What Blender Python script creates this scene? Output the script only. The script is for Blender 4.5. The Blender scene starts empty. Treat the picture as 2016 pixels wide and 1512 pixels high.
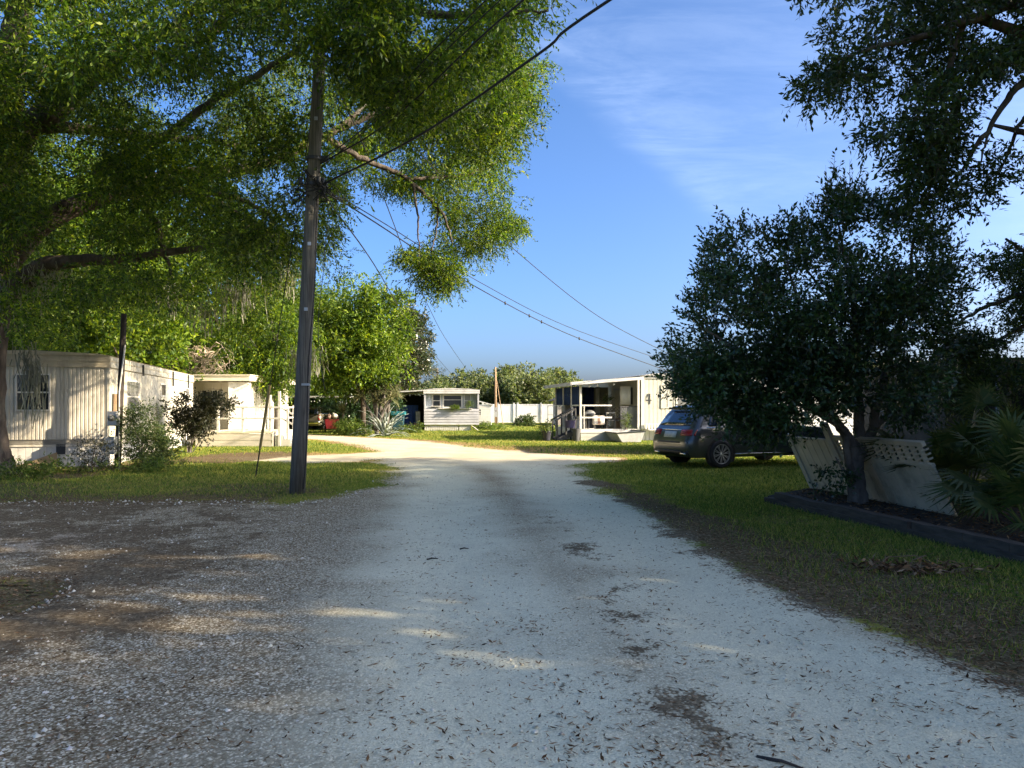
import bpy, math, random
import numpy as np
from mathutils import Vector, Matrix, noise as mnoise

random.seed(4)
R = np.random.default_rng(11)
sc = bpy.context.scene
COL = sc.collection
rad = math.radians

# ---------------------------------------------------------------- placement
F, HZ, CX, CH = 1456.0, 802.0, 1008.0, 1.6


def at(px, py, Y):
    """point of the place seen at photo pixel (px, py) at Y metres from the lens"""
    return Vector(((px - CX) / F * Y, Y, CH + (HZ - py) / F * Y))


def gr(px, py):
    """point of the level ground seen at a photo pixel"""
    Y = F * CH / (py - HZ)
    return ((px - CX) / F * Y, Y)


def atn(p):
    p = np.asarray(p, float)
    Y = p[:, 2]
    return np.stack([(p[:, 0] - CX) / F * Y, Y, CH + (HZ - p[:, 1]) / F * Y], 1)


# ---------------------------------------------------------------- tagging
def tag(o, label=None, cat=None, group=None, kind=None):
    if label: o['label'] = label
    if cat: o['category'] = cat
    if group: o['group'] = group
    if kind: o['kind'] = kind
    return o


def empty(name, loc=(0, 0, 0), rz=0.0, label=None, cat=None, group=None, parent=None):
    o = bpy.data.objects.new(name, None)
    COL.objects.link(o)
    o.empty_display_size = .2
    o.location = loc
    o.rotation_euler = (0, 0, rz)
    if parent: o.parent = parent
    return tag(o, label, cat, group)


def link(me, name, mat, parent=None):
    o = bpy.data.objects.new(name, me)
    COL.objects.link(o)
    if mat: me.materials.append(mat)
    if parent: o.parent = parent
    return o


def copy_tree(o, parent=None):
    c = o.copy()
    COL.objects.link(c)
    if parent is not None: c.parent = parent
    for ch in [x for x in o.children]:
        copy_tree(ch, c)
    return c


# ---------------------------------------------------------------- materials
def newmat(name):
    m = bpy.data.materials.new(name)
    m.use_nodes = True
    nt = m.node_tree
    return m, nt, nt.nodes['Principled BSDF'], nt.nodes['Material Output']


def N(nt, typ, **kw):
    n = nt.nodes.new(typ)
    for k, v in kw.items():
        if k in n.inputs.keys() if hasattr(n.inputs, 'keys') else False:
            n.inputs[k].default_value = v
        else:
            setattr(n, k, v)
    return n


def c4(c): return (c[0], c[1], c[2], 1)


def mul(c, f): return tuple(min(1, x * f) for x in c)


def mixc(nt, fac, a, b, mode='MIX'):
    n = nt.nodes.new('ShaderNodeMix')
    n.data_type = 'RGBA'
    n.blend_type = mode
    for sock, v in ((n.inputs[0], fac), (n.inputs[6], a), (n.inputs[7], b)):
        if hasattr(v, 'links') or isinstance(v, bpy.types.NodeSocket):
            nt.links.new(v, sock)
        elif isinstance(v, (int, float)):
            sock.default_value = v
        else:
            sock.default_value = c4(v)
    return n.outputs[2]


def math_(nt, op, a, b=None, clamp=False):
    n = nt.nodes.new('ShaderNodeMath')
    n.operation = op
    n.use_clamp = clamp
    for i, v in enumerate((a, b)):
        if v is None: continue
        if isinstance(v, (int, float)): n.inputs[i].default_value = v
        else: nt.links.new(v, n.inputs[i])
    return n.outputs[0]


def sstep(nt, v, lo, hi):
    n = nt.nodes.new('ShaderNodeMapRange')
    n.interpolation_type = 'SMOOTHSTEP'
    n.inputs['From Min'].default_value = lo
    n.inputs['From Max'].default_value = hi
    nt.links.new(v, n.inputs['Value'])
    return n.outputs[0]


def noise_(nt, vec, scale, detail=4, rough=.55, dist=0):
    n = nt.nodes.new('ShaderNodeTexNoise')
    n.inputs['Scale'].default_value = scale
    n.inputs['Detail'].default_value = detail
    n.inputs['Roughness'].default_value = rough
    n.inputs['Distortion'].default_value = dist
    if vec is not None: nt.links.new(vec, n.inputs['Vector'])
    return n


def voro(nt, vec, scale, feature='F1'):
    n = nt.nodes.new('ShaderNodeTexVoronoi')
    n.feature = feature
    n.inputs['Scale'].default_value = scale
    nt.links.new(vec, n.inputs['Vector'])
    return n


def ramp(nt, fac, stops):
    n = nt.nodes.new('ShaderNodeValToRGB')
    cr = n.color_ramp
    while len(cr.elements) > 1: cr.elements.remove(cr.elements[-1])
    cr.elements[0].position = stops[0][0]
    cr.elements[0].color = c4(stops[0][1])
    for p, c in stops[1:]:
        e = cr.elements.new(p)
        e.color = c4(c)
    nt.links.new(fac, n.inputs[0])
    return n.outputs[0]


def mapping(nt, sc_=(1, 1, 1), src='Object'):
    tc = nt.nodes.new('ShaderNodeTexCoord')
    mp = nt.nodes.new('ShaderNodeMapping')
    mp.inputs['Scale'].default_value = sc_
    nt.links.new(tc.outputs[src], mp.inputs['Vector'])
    return mp.outputs[0]


def M(name, col, rough=.6, var=.18, scale=2.5, bump=0.0, bscale=60, metal=0, spec=.4, stretch=(1, 1, 1), stain=None, stain_amt=.5,
      stain_scale=(1, 1, 1), coat=0):
    m, nt, b, out = newmat(name)
    v = mapping(nt, stretch)
    n1 = noise_(nt, v, scale, 5, .6)
    c = mixc(nt, sstep(nt, n1.outputs[0], .3, .7), mul(col, 1 - var), mul(col, 1 + var))
    if stain:
        v2 = mapping(nt, stain_scale)
        n2 = noise_(nt, v2, 1.6, 6, .65)
        f = math_(nt, 'MULTIPLY', sstep(nt, n2.outputs[0], .48, .72), stain_amt)
        c = mixc(nt, f, c, stain)
    nt.links.new(c, b.inputs['Base Color'])
    b.inputs['Roughness'].default_value = rough
    b.inputs['Metallic'].default_value = metal
    b.inputs['Specular IOR Level'].default_value = spec
    b.inputs['Coat Weight'].default_value = coat
    if bump:
        n3 = noise_(nt, v, bscale, 3)
        bp = nt.nodes.new('ShaderNodeBump')
        bp.inputs['Strength'].default_value = bump
        bp.inputs['Distance'].default_value = .02
        nt.links.new(n3.outputs[0], bp.inputs['Height'])
        nt.links.new(bp.outputs[0], b.inputs['Normal'])
    return m


def leafmat(name, cols, transl=.35, tcol=None, rough=.5, spec=.3, backlit=.0):
    m, nt, b, out = newmat(name)
    g = nt.nodes.new('ShaderNodeNewGeometry')
    k = len(cols) - 1
    c = ramp(nt, g.outputs['Random Per Island'], [(i / k, col) for i, col in enumerate(cols)])
    nv = noise_(nt, mapping(nt, (1, 1, 1)), .55, 3)
    nw = noise_(nt, mapping(nt, (1, 1, 1)), 1.15, 3)
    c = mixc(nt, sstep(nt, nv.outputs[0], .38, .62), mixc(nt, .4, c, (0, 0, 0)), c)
    c = mixc(nt, math_(nt, 'MULTIPLY', sstep(nt, nw.outputs[0], .52, .66), backlit), c, mixc(nt, 1, c, (1.75, 1.5, .85), 'MULTIPLY'))  # yellow-lime clumps put into the leaf colour as if backlit
    nt.links.new(c, b.inputs['Base Color'])
    b.inputs['Roughness'].default_value = rough
    b.inputs['Specular IOR Level'].default_value = spec
    tr = nt.nodes.new('ShaderNodeBsdfTranslucent')
    tc = mixc(nt, 1.0, c, tcol or (1.0, 1.0, .55), 'MULTIPLY')
    tc2 = mixc(nt, 1.0, tc, (1.9, 1.9, 1.6), 'MULTIPLY')
    nt.links.new(tc2, tr.inputs['Color'])
    mx = nt.nodes.new('ShaderNodeMixShader')
    mx.inputs[0].default_value = transl
    nt.links.new(b.outputs[0], mx.inputs[1])
    nt.links.new(tr.outputs[0], mx.inputs[2])
    nt.links.new(mx.outputs[0], out.inputs['Surface'])
    return m


def glassmat(name, col=(.02, .025, .03), rough=.06, spec=.8):
    m, nt, b, out = newmat(name)
    v = mapping(nt, (1, 1, 1))
    n1 = noise_(nt, v, 1.3, 3)
    c = mixc(nt, n1.outputs[0], mul(col, .5), mul(col, 1.6))
    nt.links.new(c, b.inputs['Base Color'])
    b.inputs['Roughness'].default_value = rough
    b.inputs['Specular IOR Level'].default_value = spec
    return m


# ---------------------------------------------------------------- mesh builder
class MB:
    def __init__(s):
        s.v, s.f = [], []

    def add(s, vs, fs):
        k = len(s.v)
        s.v.extend([tuple(p) for p in vs])
        s.f.extend([tuple(i + k for i in f) for f in fs])
        return s

    def box(s, x0, x1, y0, y1, z0, z1):
        return s.add([(x0, y0, z0), (x1, y0, z0), (x1, y1, z0), (x0, y1, z0), (x0, y0, z1), (x1, y0, z1), (x1, y1, z1), (x0, y1, z1)],
                     [(0, 3, 2, 1), (4, 5, 6, 7), (0, 1, 5, 4), (1, 2, 6, 5), (2, 3, 7, 6), (3, 0, 4, 7)])

    def bar(s, a, b, w, h=None, up=(0, 0, 1)):
        h = h or w
        a, b = Vector(a), Vector(b)
        d = (b - a).normalized()
        u = Vector(up)
        if abs(d.dot(u)) > .98: u = Vector((0, 1, 0))
        r = d.cross(u).normalized() * (w / 2)
        t = r.cross(d).normalized() * (h / 2)
        vs = [a - r - t, a + r - t, a + r + t, a - r + t, b - r - t, b + r - t, b + r + t, b - r + t]
        return s.add(vs, [(0, 1, 2, 3), (7, 6, 5, 4), (4, 5, 1, 0), (5, 6, 2, 1), (6, 7, 3, 2), (7, 4, 0, 3)])

    def tube(s, pts, rr, n=8, cap=True):
        pts = [Vector(p) for p in pts]
        if not hasattr(rr, '__len__'): rr = [rr] * len(pts)
        k = len(s.v)
        prev = None
        for i, p in enumerate(pts):
            d = (pts[min(i + 1, len(pts) - 1)] - pts[max(i - 1, 0)])
            if d.length < 1e-9: d = Vector((0, 0, 1))
            d.normalize()
            if prev is None:
                u = Vector((0, 0, 1)) if abs(d.z) < .9 else Vector((1, 0, 0))
                r = d.cross(u).normalized()
            else:
                r = (prev - d * prev.dot(d))
                r = r.normalized() if r.length > 1e-6 else d.orthogonal().normalized()
            prev = r
            t = d.cross(r)
            for j in range(n):
                a = 2 * math.pi * j / n
                s.v.append(tuple(p + (r * math.cos(a) + t * math.sin(a)) * rr[i]))
        for i in range(len(pts) - 1):
            for j in range(n):
                a, b = k + i * n + j, k + i * n + (j + 1) % n
                s.f.append((a, b, b + n, a + n))
        if cap:
            s.f.append(tuple(k + j for j in range(n))[::-1])
            s.f.append(tuple(k + (len(pts) - 1) * n + j for j in range(n)))
        return s

    def prism(s, poly, a, b):
        """poly: list of Vector-like; extruded from offset a to offset b (vectors)"""
        n = len(poly)
        a, b = Vector(a), Vector(b)
        vs = [Vector(p) + a for p in poly] + [Vector(p) + b for p in poly]
        fs = [tuple(range(n))[::-1], tuple(range(n, 2 * n))] + [(i, (i + 1) % n, n + (i + 1) % n, n + i) for i in range(n)]
        return s.add(vs, fs)

    def lathe(s, prof, n=16, c=(0, 0, 0), axis='z'):
        k = len(s.v)
        for (r, z) in prof:
            for j in range(n):
                a = 2 * math.pi * j / n
                p = (r * math.cos(a), r * math.sin(a), z)
                if axis == 'y': p = (p[0], p[2], p[1])
                if axis == 'x': p = (p[2], p[0], p[1])
                s.v.append((p[0] + c[0], p[1] + c[1], p[2] + c[2]))
        for i in range(len(prof) - 1):
            for j in range(n):
                a, b = k + i * n + j, k + i * n + (j + 1) % n
                s.f.append((a, b, b + n, a + n))
        return s

    def ribs(s, p0, p1, z0, z1, pitch, depth, nrm, groove=.3):
        """vertical ribbed cladding from p0 to p1 (xy), facing nrm (xy)"""
        p0, p1, nrm = Vector((*p0, 0)), Vector((*p1, 0)), Vector((*nrm, 0))
        L = (p1 - p0).length
        d = (p1 - p0) / L
        k = max(1, round(L / pitch))
        w = L / k
        prof = []
        for i in range(k):
            prof += [(i * w, 0), (i * w + w * (1 - groove), 0), (i * w + w * (1 - groove * .75), -depth), (i * w + w * (1 - groove * .25), -depth)]
        prof.append((L, 0))
        b = len(s.v)
        for t, o in prof:
            q = p0 + d * t + nrm * o
            s.v.append((q.x, q.y, z0))
            s.v.append((q.x, q.y, z1))
        flip = d.cross(Vector((0, 0, 1))).dot(nrm) < 0
        for i in range(len(prof) - 1):
            a = b + 2 * i
            f = (a, a + 2, a + 3, a + 1)
            s.f.append(f[::-1] if flip else f)
        return s

    def laps(s, p0, p1, z0, z1, pitch, depth, nrm):
        """horizontal lap siding from p0 to p1 (xy), facing nrm"""
        p0, p1, nrm = Vector((*p0, 0)), Vector((*p1, 0)), Vector((*nrm, 0))
        k = max(1, round((z1 - z0) / pitch))
        w = (z1 - z0) / k
        b = len(s.v)
        rows = []
        for i in range(k):
            rows += [(z0 + i * w, depth), (z0 + (i + 1) * w - .001, 0)]
        for z, o in rows:
            for p in (p0, p1):
                q = p + nrm * o
                s.v.append((q.x, q.y, z))
        flip = (p1 - p0).cross(Vector((0, 0, 1))).dot(nrm) < 0
        for i in range(len(rows) - 1):
            a = b + 2 * i
            f = (a, a + 1, a + 3, a + 2)
            s.f.append(f[::-1] if flip else f)
        return s

    def build(s, name, mat, parent=None, smooth=False, bevel=0, xf=None):
        me = bpy.data.meshes.new(name)
        if xf is not None: s.v = [tuple(xf @ Vector(p)) for p in s.v]
        me.from_pydata(s.v, [], s.f)
        me.update()
        if smooth: me.polygons.foreach_set('use_smooth', [True] * len(me.polygons))
        o = link(me, name, mat, parent)
        if bevel:
            md = o.modifiers.new('bevel', 'BEVEL')
            md.width = bevel
            md.segments = 2
            md.limit_method = 'ANGLE'
            md.angle_limit = rad(40)
        return o


def quads(name, V, mat, parent=None, nv=4, smooth=False):
    """mesh of loose faces of nv vertices each, from an (n*nv, 3) array"""
    V = np.ascontiguousarray(V, dtype=np.float32)
    n = len(V) // nv
    me = bpy.data.meshes.new(name)
    me.vertices.add(n * nv)
    me.vertices.foreach_set('co', V.ravel())
    me.loops.add(n * nv)
    me.loops.foreach_set('vertex_index', np.arange(n * nv, dtype=np.int32))
    me.polygons.add(n)
    me.polygons.foreach_set('loop_start', np.arange(0, n * nv, nv, dtype=np.int32))
    me.update(calc_edges=True)
    return link(me, name, mat, parent)


def nrm(a): return a / np.maximum(np.linalg.norm(a, axis=-1, keepdims=True), 1e-9)


def spline(pts, k=6, jit=0.0, rng=None):
    """Catmull-Rom through rows of pts"""
    P = np.asarray(pts, float)
    P = np.vstack([2 * P[0] - P[1], P, 2 * P[-1] - P[-2]])
    out = []
    for i in range(1, len(P) - 2):
        for j in range(k):
            t = j / k
            a, b, c, d = P[i - 1], P[i], P[i + 1], P[i + 2]
            out.append(.5 * ((2 * b) + (-a + c) * t + (2 * a - 5 * b + 4 * c - d) * t * t + (-a + 3 * b - 3 * c + d) * t ** 3))
    out.append(P[-2])
    out = np.array(out)
    if jit:
        r = rng or R
        out[1:-1, :3] += r.normal(0, jit, (len(out) - 2, 3))
    return out


# ---------------------------------------------------------------- foliage
def sprig_leaves(P, D, L, k, ll, lw, droop=.15, spread=.9, up=.7, rng=R):
    """k leaves along a twig of length L from each P towards each D -> (n*k*4, 3) rhombi"""
    n = len(P)
    t = (np.arange(k) + .5) / k
    Ls = L * rng.uniform(.6, 1.25, (n, 1, 1))
    pos = P[:, None, :] + D[:, None, :] * Ls * t[None, :, None]
    pos[:, :, 2] -= droop * L * (t ** 2)[None, :]
    rnd = rng.normal(0, 1, (n, k, 3))
    d = nrm(D[:, None, :] * .6 + nrm(rnd) * spread + np.array([0, 0, -droop]))
    nn = nrm(rng.normal(0, .75, (n, k, 3)) + np.array([0, 0, up]))
    s = nrm(np.cross(d, nn))
    l = ll * rng.uniform(.65, 1.25, (n, k, 1))
    w = lw * rng.uniform(.75, 1.25, (n, k, 1))
    nn = np.cross(s, d)
    a = pos
    b = pos + d * l * .45 + s * w * .5 + nn * w * .12
    c = pos + d * l
    e = pos + d * l * .45 - s * w * .5 + nn * w * .12
    return np.stack([a, b, c, e], 2).reshape(-1, 3)


def twig_tris(P, D, L, droop, w=.006):
    """thin three-sided twigs"""
    n = len(P)
    mid = P + D * L * .55 - np.array([0, 0, droop * L * .3])
    end = P + D * L - np.array([0, 0, droop * L])
    s = nrm(np.cross(D, np.array([.3, .2, 1.0]))) * w
    u = nrm(np.cross(s, D)) * w
    A = np.stack([P - s, P + s, mid + s * .7, mid - s * .7], 1)
    B = np.stack([mid - s * .7, mid + s * .7, end + s * .2, end - s * .2], 1)
    C = np.stack([P - u, P + u, mid + u * .7, mid - u * .7], 1)
    E = np.stack([mid - u * .7, mid + u * .7, end + u * .2, end - u * .2], 1)
    return np.concatenate([A, B, C, E]).reshape(-1, 3)


def clump_sprigs(C, cr, ns, rng=R, flat=.65, outward=None, ow=.6):
    """ns sprig origins and directions round each clump centre"""
    n = len(C)
    cr = np.broadcast_to(np.asarray(cr, float).reshape(-1, 1, 1), (n, 1, 1))
    off = rng.normal(0, .55, (n, ns, 3)) * cr * np.array([1, 1, flat])
    P = C[:, None, :] + off
    D = nrm(off) * .8 + nrm(rng.normal(0, 1, (n, ns, 3)) * np.array([1, 1, .5])) * .7
    if outward is not None: D = D + outward[:, None, :] * ow
    return P.reshape(-1, 3), nrm(D.reshape(-1, 3))


def in_poly(p, poly):
    x, y = p[:, 0], p[:, 1]
    ins = np.zeros(len(p), bool)
    n = len(poly)
    for i in range(n):
        x0, y0 = poly[i]
        x1, y1 = poly[(i + 1) % n]
        c = ((y0 > y) != (y1 > y)) & (x < (x1 - x0) * (y - y0) / ((y1 - y0) or 1e-9) + x0)
        ins ^= c
    return ins


def poly_dist(p, poly):
    """distance to the outline, positive inside"""
    d = np.full(len(p), 1e9)
    n = len(poly)
    for i in range(n):
        a, b = np.array(poly[i], float), np.array(poly[(i + 1) % n], float)
        ab = b - a
        t = np.clip(((p - a) @ ab) / max(ab @ ab, 1e-9), 0, 1)
        d = np.minimum(d, np.linalg.norm(p - (a + t[:, None] * ab), axis=1))
    return np.where(in_poly(p, poly), d, -d)


def ell_clumps(ells, n, rng=R, shell=.55):
    """clump centres in a union of ellipsoids (c, r), thicker towards the outside"""
    w = np.array([e[1][0] * e[1][1] * e[1][2] for e in ells]) ** .75
    idx = rng.choice(len(ells), n, p=w / w.sum())
    d = nrm(rng.normal(0, 1, (n, 3)))
    r = rng.uniform(shell, 1.0, (n, 1)) ** .7
    C = np.array([ells[i][0] for i in idx])
    S = np.array([ells[i][1] for i in idx])
    lump = np.array([mnoise.noise(Vector((x * 1.7, y * 1.7, z * 1.7 + i * 3.1))) for (x, y, z), i in zip(d, idx)])[:, None]
    return C + d * S * r * (1 + .32 * lump), d


def limb_mesh(limbs, n=8, jit=.02, rng=R):
    mb = MB()
    for l in limbs:
        P = np.array([[*at(a, b, c), r] for a, b, c, r in l]) if len(l[0]) == 4 else np.array(l)
        S = spline(P, 6, jit, rng)
        mb.tube([p[:3] for p in S], [max(.004, p[3]) for p in S], n)
    return mb


def tree(name, label, cat, base, H, tr, ells, nclump, ns, L, k, ll, lw, leaf, bark, cr=.55, group=None, nb=9, seed=1, rz=0, droop=.15, lean=(0, 0), shell=.55):
    """a whole tree in local coordinates: trunk with branches, crown of leaves"""
    rng = np.random.default_rng(seed)
    root = empty(name, (base[0], base[1], 0), rz, label, cat, group)
    top = np.array([lean[0], lean[1], H * .72])
    mb = MB()
    tp = spline([[0, 0, -.05, tr * 1.45], [0, 0, .35, tr], [lean[0] * .3, lean[1] * .3, H * .3, tr * .8], [*top, tr * .3]], 5, tr * .05, rng)
    mb.tube([p[:3] for p in tp], [p[3] for p in tp], 9)
    C, d = ell_clumps(ells, nclump, rng, shell)
    for q in C[rng.choice(len(C), min(nb, len(C)), replace=False)]:
        t = rng.uniform(.3, .95)
        s = np.array([lean[0] * t, lean[1] * t, H * .72 * t])
        m = (s + q) / 2 + np.array([0, 0, .15 * np.linalg.norm(q - s)])
        b = spline([[*s, tr * .5 * (1.1 - t)], [*m, tr * .3 * (1.1 - t)], [*q, .015]], 5, .03, rng)
        mb.tube([p[:3] for p in b], [max(p[3], .012) for p in b], 6)
    mb.build('trunk', bark, root, True)
    P, D = clump_sprigs(C, cr * rng.uniform(.6, 1.3, len(C)), ns, rng, .7, d, .5)
    V = sprig_leaves(P, D, L, k, ll, lw, droop, .9, .7, rng)
    quads('crown', V, leaf, root)
    return root
# ================================================================ light and sky
SUN_AZ, SUN_EL = rad(-13), rad(25)          # towards +X, a little behind the lens; height
S = Vector((math.cos(SUN_EL) * math.cos(SUN_AZ), math.cos(SUN_EL) * math.sin(SUN_AZ), math.sin(SUN_EL)))
sl = bpy.data.lights.new('sun', 'SUN')
sl.energy = 2.85
sl.angle = rad(.53)
sl.color = (1, .84, .62)
so = bpy.data.objects.new('sun', sl)
COL.objects.link(so)
so.rotation_euler = S.to_track_quat('Z', 'Y').to_euler()
so.location = (30, 0, 30)

w = bpy.data.worlds.new('World')
sc.world = w
w.use_nodes = True
nt = w.node_tree
bg = nt.nodes['Background']
sky = nt.nodes.new('ShaderNodeTexSky')
sky.sky_type = 'NISHITA'
sky.sun_disc = False
sky.sun_elevation = SUN_EL
sky.sun_rotation = math.pi / 2 - SUN_AZ
sky.air_density = .56
sky.dust_density = 3.9
sky.ozone_density = 3.6
# thin cirrus: a layer high above, described by the direction it is seen in
tc = nt.nodes.new('ShaderNodeTexCoord')
sx = nt.nodes.new('ShaderNodeSeparateXYZ')
nt.links.new(tc.outputs['Generated'], sx.inputs[0])
yy = math_(nt, 'MAXIMUM', sx.outputs[1], .05)
a_ = math_(nt, 'DIVIDE', sx.outputs[0], yy)
b_ = math_(nt, 'DIVIDE', sx.outputs[2], yy)
cv = nt.nodes.new('ShaderNodeCombineXYZ')
nt.links.new(a_, cv.inputs[0])
nt.links.new(b_, cv.inputs[1])
mp = nt.nodes.new('ShaderNodeMapping')
mp.inputs['Rotation'].default_value = (0, 0, rad(-16))
mp.inputs['Scale'].default_value = (1.3, 6.5, 1)
nt.links.new(cv.outputs[0], mp.inputs['Vector'])
n1 = noise_(nt, mp.outputs[0], 2.6, 10, .66, .5)
n2 = noise_(nt, cv.outputs[0], 2.6, 5, .6, .4)
edge = math_(nt, 'ADD', math_(nt, 'ADD', a_, b_), math_(nt, 'MULTIPLY', math_(nt, 'SUBTRACT', n2.outputs[0], .5), .16))
m1 = sstep(nt, edge, .49, .56)
crest = math_(nt, 'MULTIPLY', m1, math_(nt, 'SUBTRACT', 1.0, sstep(nt, edge, .52, .72)))
fe = sstep(nt, n1.outputs[0], .36, .72)
veil = math_(nt, 'MULTIPLY', m1, math_(nt, 'ADD', math_(nt, 'MULTIPLY', fe, .075), .008))
cl = math_(nt, 'ADD', veil, math_(nt, 'MULTIPLY', crest, math_(nt, 'ADD', math_(nt, 'MULTIPLY', fe, .09), .02)), True)
hs = nt.nodes.new('ShaderNodeHueSaturation')
hs.inputs['Saturation'].default_value = 1.18
hs.inputs['Value'].default_value = 1.0
nt.links.new(sky.outputs[0], hs.inputs['Color'])
skyc = mixc(nt, cl, hs.outputs[0], (3.4, 4.0, 5.0))
nt.links.new(skyc, bg.inputs['Color'])
bg.inputs['Strength'].default_value = .074

# ================================================================ camera
cam = bpy.data.cameras.new('camera')
cam.sensor_width = 36
cam.lens = 36 * F / 2016
cam.shift_y = (HZ - 756) / 2016
cam.clip_end = 5000
co = bpy.data.objects.new('camera', cam)
COL.objects.link(co)
co.location = (0, 0, CH)
co.rotation_euler = (math.pi / 2, 0, 0)
sc.camera = co
sc.view_settings.view_transform = 'Standard'
sc.view_settings.look = 'None'
sc.view_settings.exposure = 2.5
sc.view_settings.gamma = 1
sc.cycles.max_bounces = 8
sc.cycles.diffuse_bounces = 5
sc.cycles.glossy_bounces = 2
sc.cycles.transmission_bounces = 3
sc.cycles.transparent_max_bounces = 4

# ================================================================ ground
road_px = [(-400, 1000), (0, 990), (250, 990), (420, 987), (560, 992), (690, 978), (760, 955), (778, 925), (742, 905), (690, 909), (600, 912), (480, 908),
           (420, 902), (600, 897), (700, 894), (752, 888), (720, 880), (660, 869), (600, 863), (480, 853), (480, 849.5), (600, 855), (700, 861), (800, 866), (880, 874), (960, 884), (1060, 893),
           (1150, 899), (1215, 901), (1215, 905), (1140, 915), (1145, 938), (1200, 972), (1290, 1012), (1370, 1065), (1470, 1130), (1590, 1185), (1750, 1245), (1900, 1310), (2016, 1350), (2100, 1390)]
ROAD = [gr(*p) for p in road_px] + [(2.2, 1.0), (2.6, -6), (-9, -6), (-9, 4)]
patch_px = [(-80, 1215), (-80, 1140), (40, 1140), (105, 1152), (120, 1175), (90, 1200), (30, 1216)]
PATCH = [gr(*p) for p in patch_px]
litter_px = [(1170, 950), (1270, 965), (1420, 1030), (1590, 1070), (1740, 1105), (1880, 1160), (2100, 1220), (2300, 1500), (2100, 1400), (1900, 1320), (1700, 1240), (1500, 1150), (1370, 1080), (1280, 1015)]
LITTER = [gr(*p) for p in litter_px]
litter2 = [gr(*p) for p in [(0, 915), (330, 905), (420, 893), (560, 888), (600, 897), (480, 910), (300, 915), (240, 930), (120, 945), (0, 945)]]
litter3 = [gr(*p) for p in [(-50, 1230), (60, 1200), (250, 1190), (380, 1205), (330, 1250), (150, 1270), (-50, 1290)]]
ORANGE = [[gr(*p) for p in q] for q in (
    [(330, 905), (420, 893), (600, 890), (690, 893), (600, 899), (450, 908)],
    [(760, 862), (860, 868), (960, 874), (1150, 884), (1300, 890), (1300, 897), (1100, 893), (960, 884), (880, 874)],
    [(0, 1075), (130, 1062), (160, 1075), (60, 1100), (0, 1100)])]


def fbm(x, y, s, o=3, z=0.0):
    out = np.zeros(len(x))
    for i in range(len(x)):
        out[i] = mnoise.fractal(Vector((x[i] * s, y[i] * s, z)), 1.0, 2.0, o)
    return out


def track_d(x, y):
    """distance to the two smooth wheel tracks"""
    Yk = [0, 3.4, 5.9, 9, 13, 16, 20, 24]
    l = np.interp(y, Yk, [.25, .0, -.40, -.75, -1.2, -1.45, -2.2, -4.0])
    r = np.interp(y, Yk, [2.5, 1.98, 1.62, 1.45, 1.2, .9, .3, -2.0])
    return np.minimum(np.abs(x - l), np.abs(x - r) * .85)


def masks(x, y):
    p = np.stack([x, y], 1)
    nz = fbm(x, y, .9, 3)
    nz2 = fbm(x, y, .33, 2, 7.0)
    wob = .22 * nz * np.clip(y / 8, .5, 2)
    d = poly_dist(p, ROAD) + wob
    dp = poly_dist(p, PATCH) + wob * .6
    soft = np.clip(y / 14, .25, 1.2)
    g = np.clip(.5 + d / soft * .5, 0, 1)
    g *= 1 - np.clip(.5 + dp / .3, 0, 1)
    li = np.clip(.5 + (poly_dist(p, LITTER) + wob * 2) / .7, 0, 1)
    li = np.maximum(li, np.clip(.5 + (poly_dist(p, litter2) + wob) / .8, 0, 1))
    dark = [gr(*q) for q in [(1400, 1040), (1515, 1000), (1770, 1065), (2060, 1135), (2300, 1300), (2100, 1260), (1850, 1190), (1560, 1095)]]
    li = np.maximum(li, .46 * np.clip(.5 + (poly_dist(p, dark) + wob) / .9, 0, 1))
    li = np.maximum(li, .9 * np.clip(.5 + (poly_dist(p, litter3) + wob) / .5, 0, 1))
    # litter lies thick on the left of the drive, and in the strip between the tracks
    tr = track_d(x, y)
    powd = np.exp(-(tr / 1.05) ** 2) * (.95 + .3 * nz) * np.clip((26 - y) / 6, 0, 1)
    left = np.clip((-1.0 - .12 * y - x) / 2.0, 0, 1) * np.clip((17 - y) / 3, 0, 1)
    nz3 = fbm(x, y * 1.6, 1.7, 4, 11.0)
    li2 = np.clip(left * (.68 + .5 * nz2 + .38 * nz + .35 * nz3), 0, .66)
    mid = np.exp(-((x - np.interp(y, [3, 6, 10, 14], [.85, .9, .6, .1])) / .28) ** 2) * np.clip((14 - y) / 4, 0, 1) * np.clip(.22 + nz * .5 + nz3 * .6, 0, .55)
    li = np.maximum(np.maximum(li, li2), mid)
    powd = np.maximum(powd, .75 * np.clip((y - 17) / 4, 0, 1))
    og = np.zeros(len(x))
    for q in ORANGE:
        og = np.maximum(og, np.clip(.55 + (poly_dist(p, q) + wob * 1.5) / (1.0 + y * .03), 0, 1))
    og = np.maximum(og, np.clip((y - 19.5) / 3, 0, 1) * np.clip(.75 + nz * .5, 0, 1) * (g > .3))
    return g, li, og, powd


def axis(fine, step, far):
    lo, hi = fine
    a = list(np.arange(lo, hi + 1e-6, step))
    s = step
    while a[-1] < far:
        s *= 1.25
        a.append(a[-1] + s)
    s = step
    while a[0] > -far:
        s *= 1.25
        a.insert(0, a[0] - s)
    return np.array(a)


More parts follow.
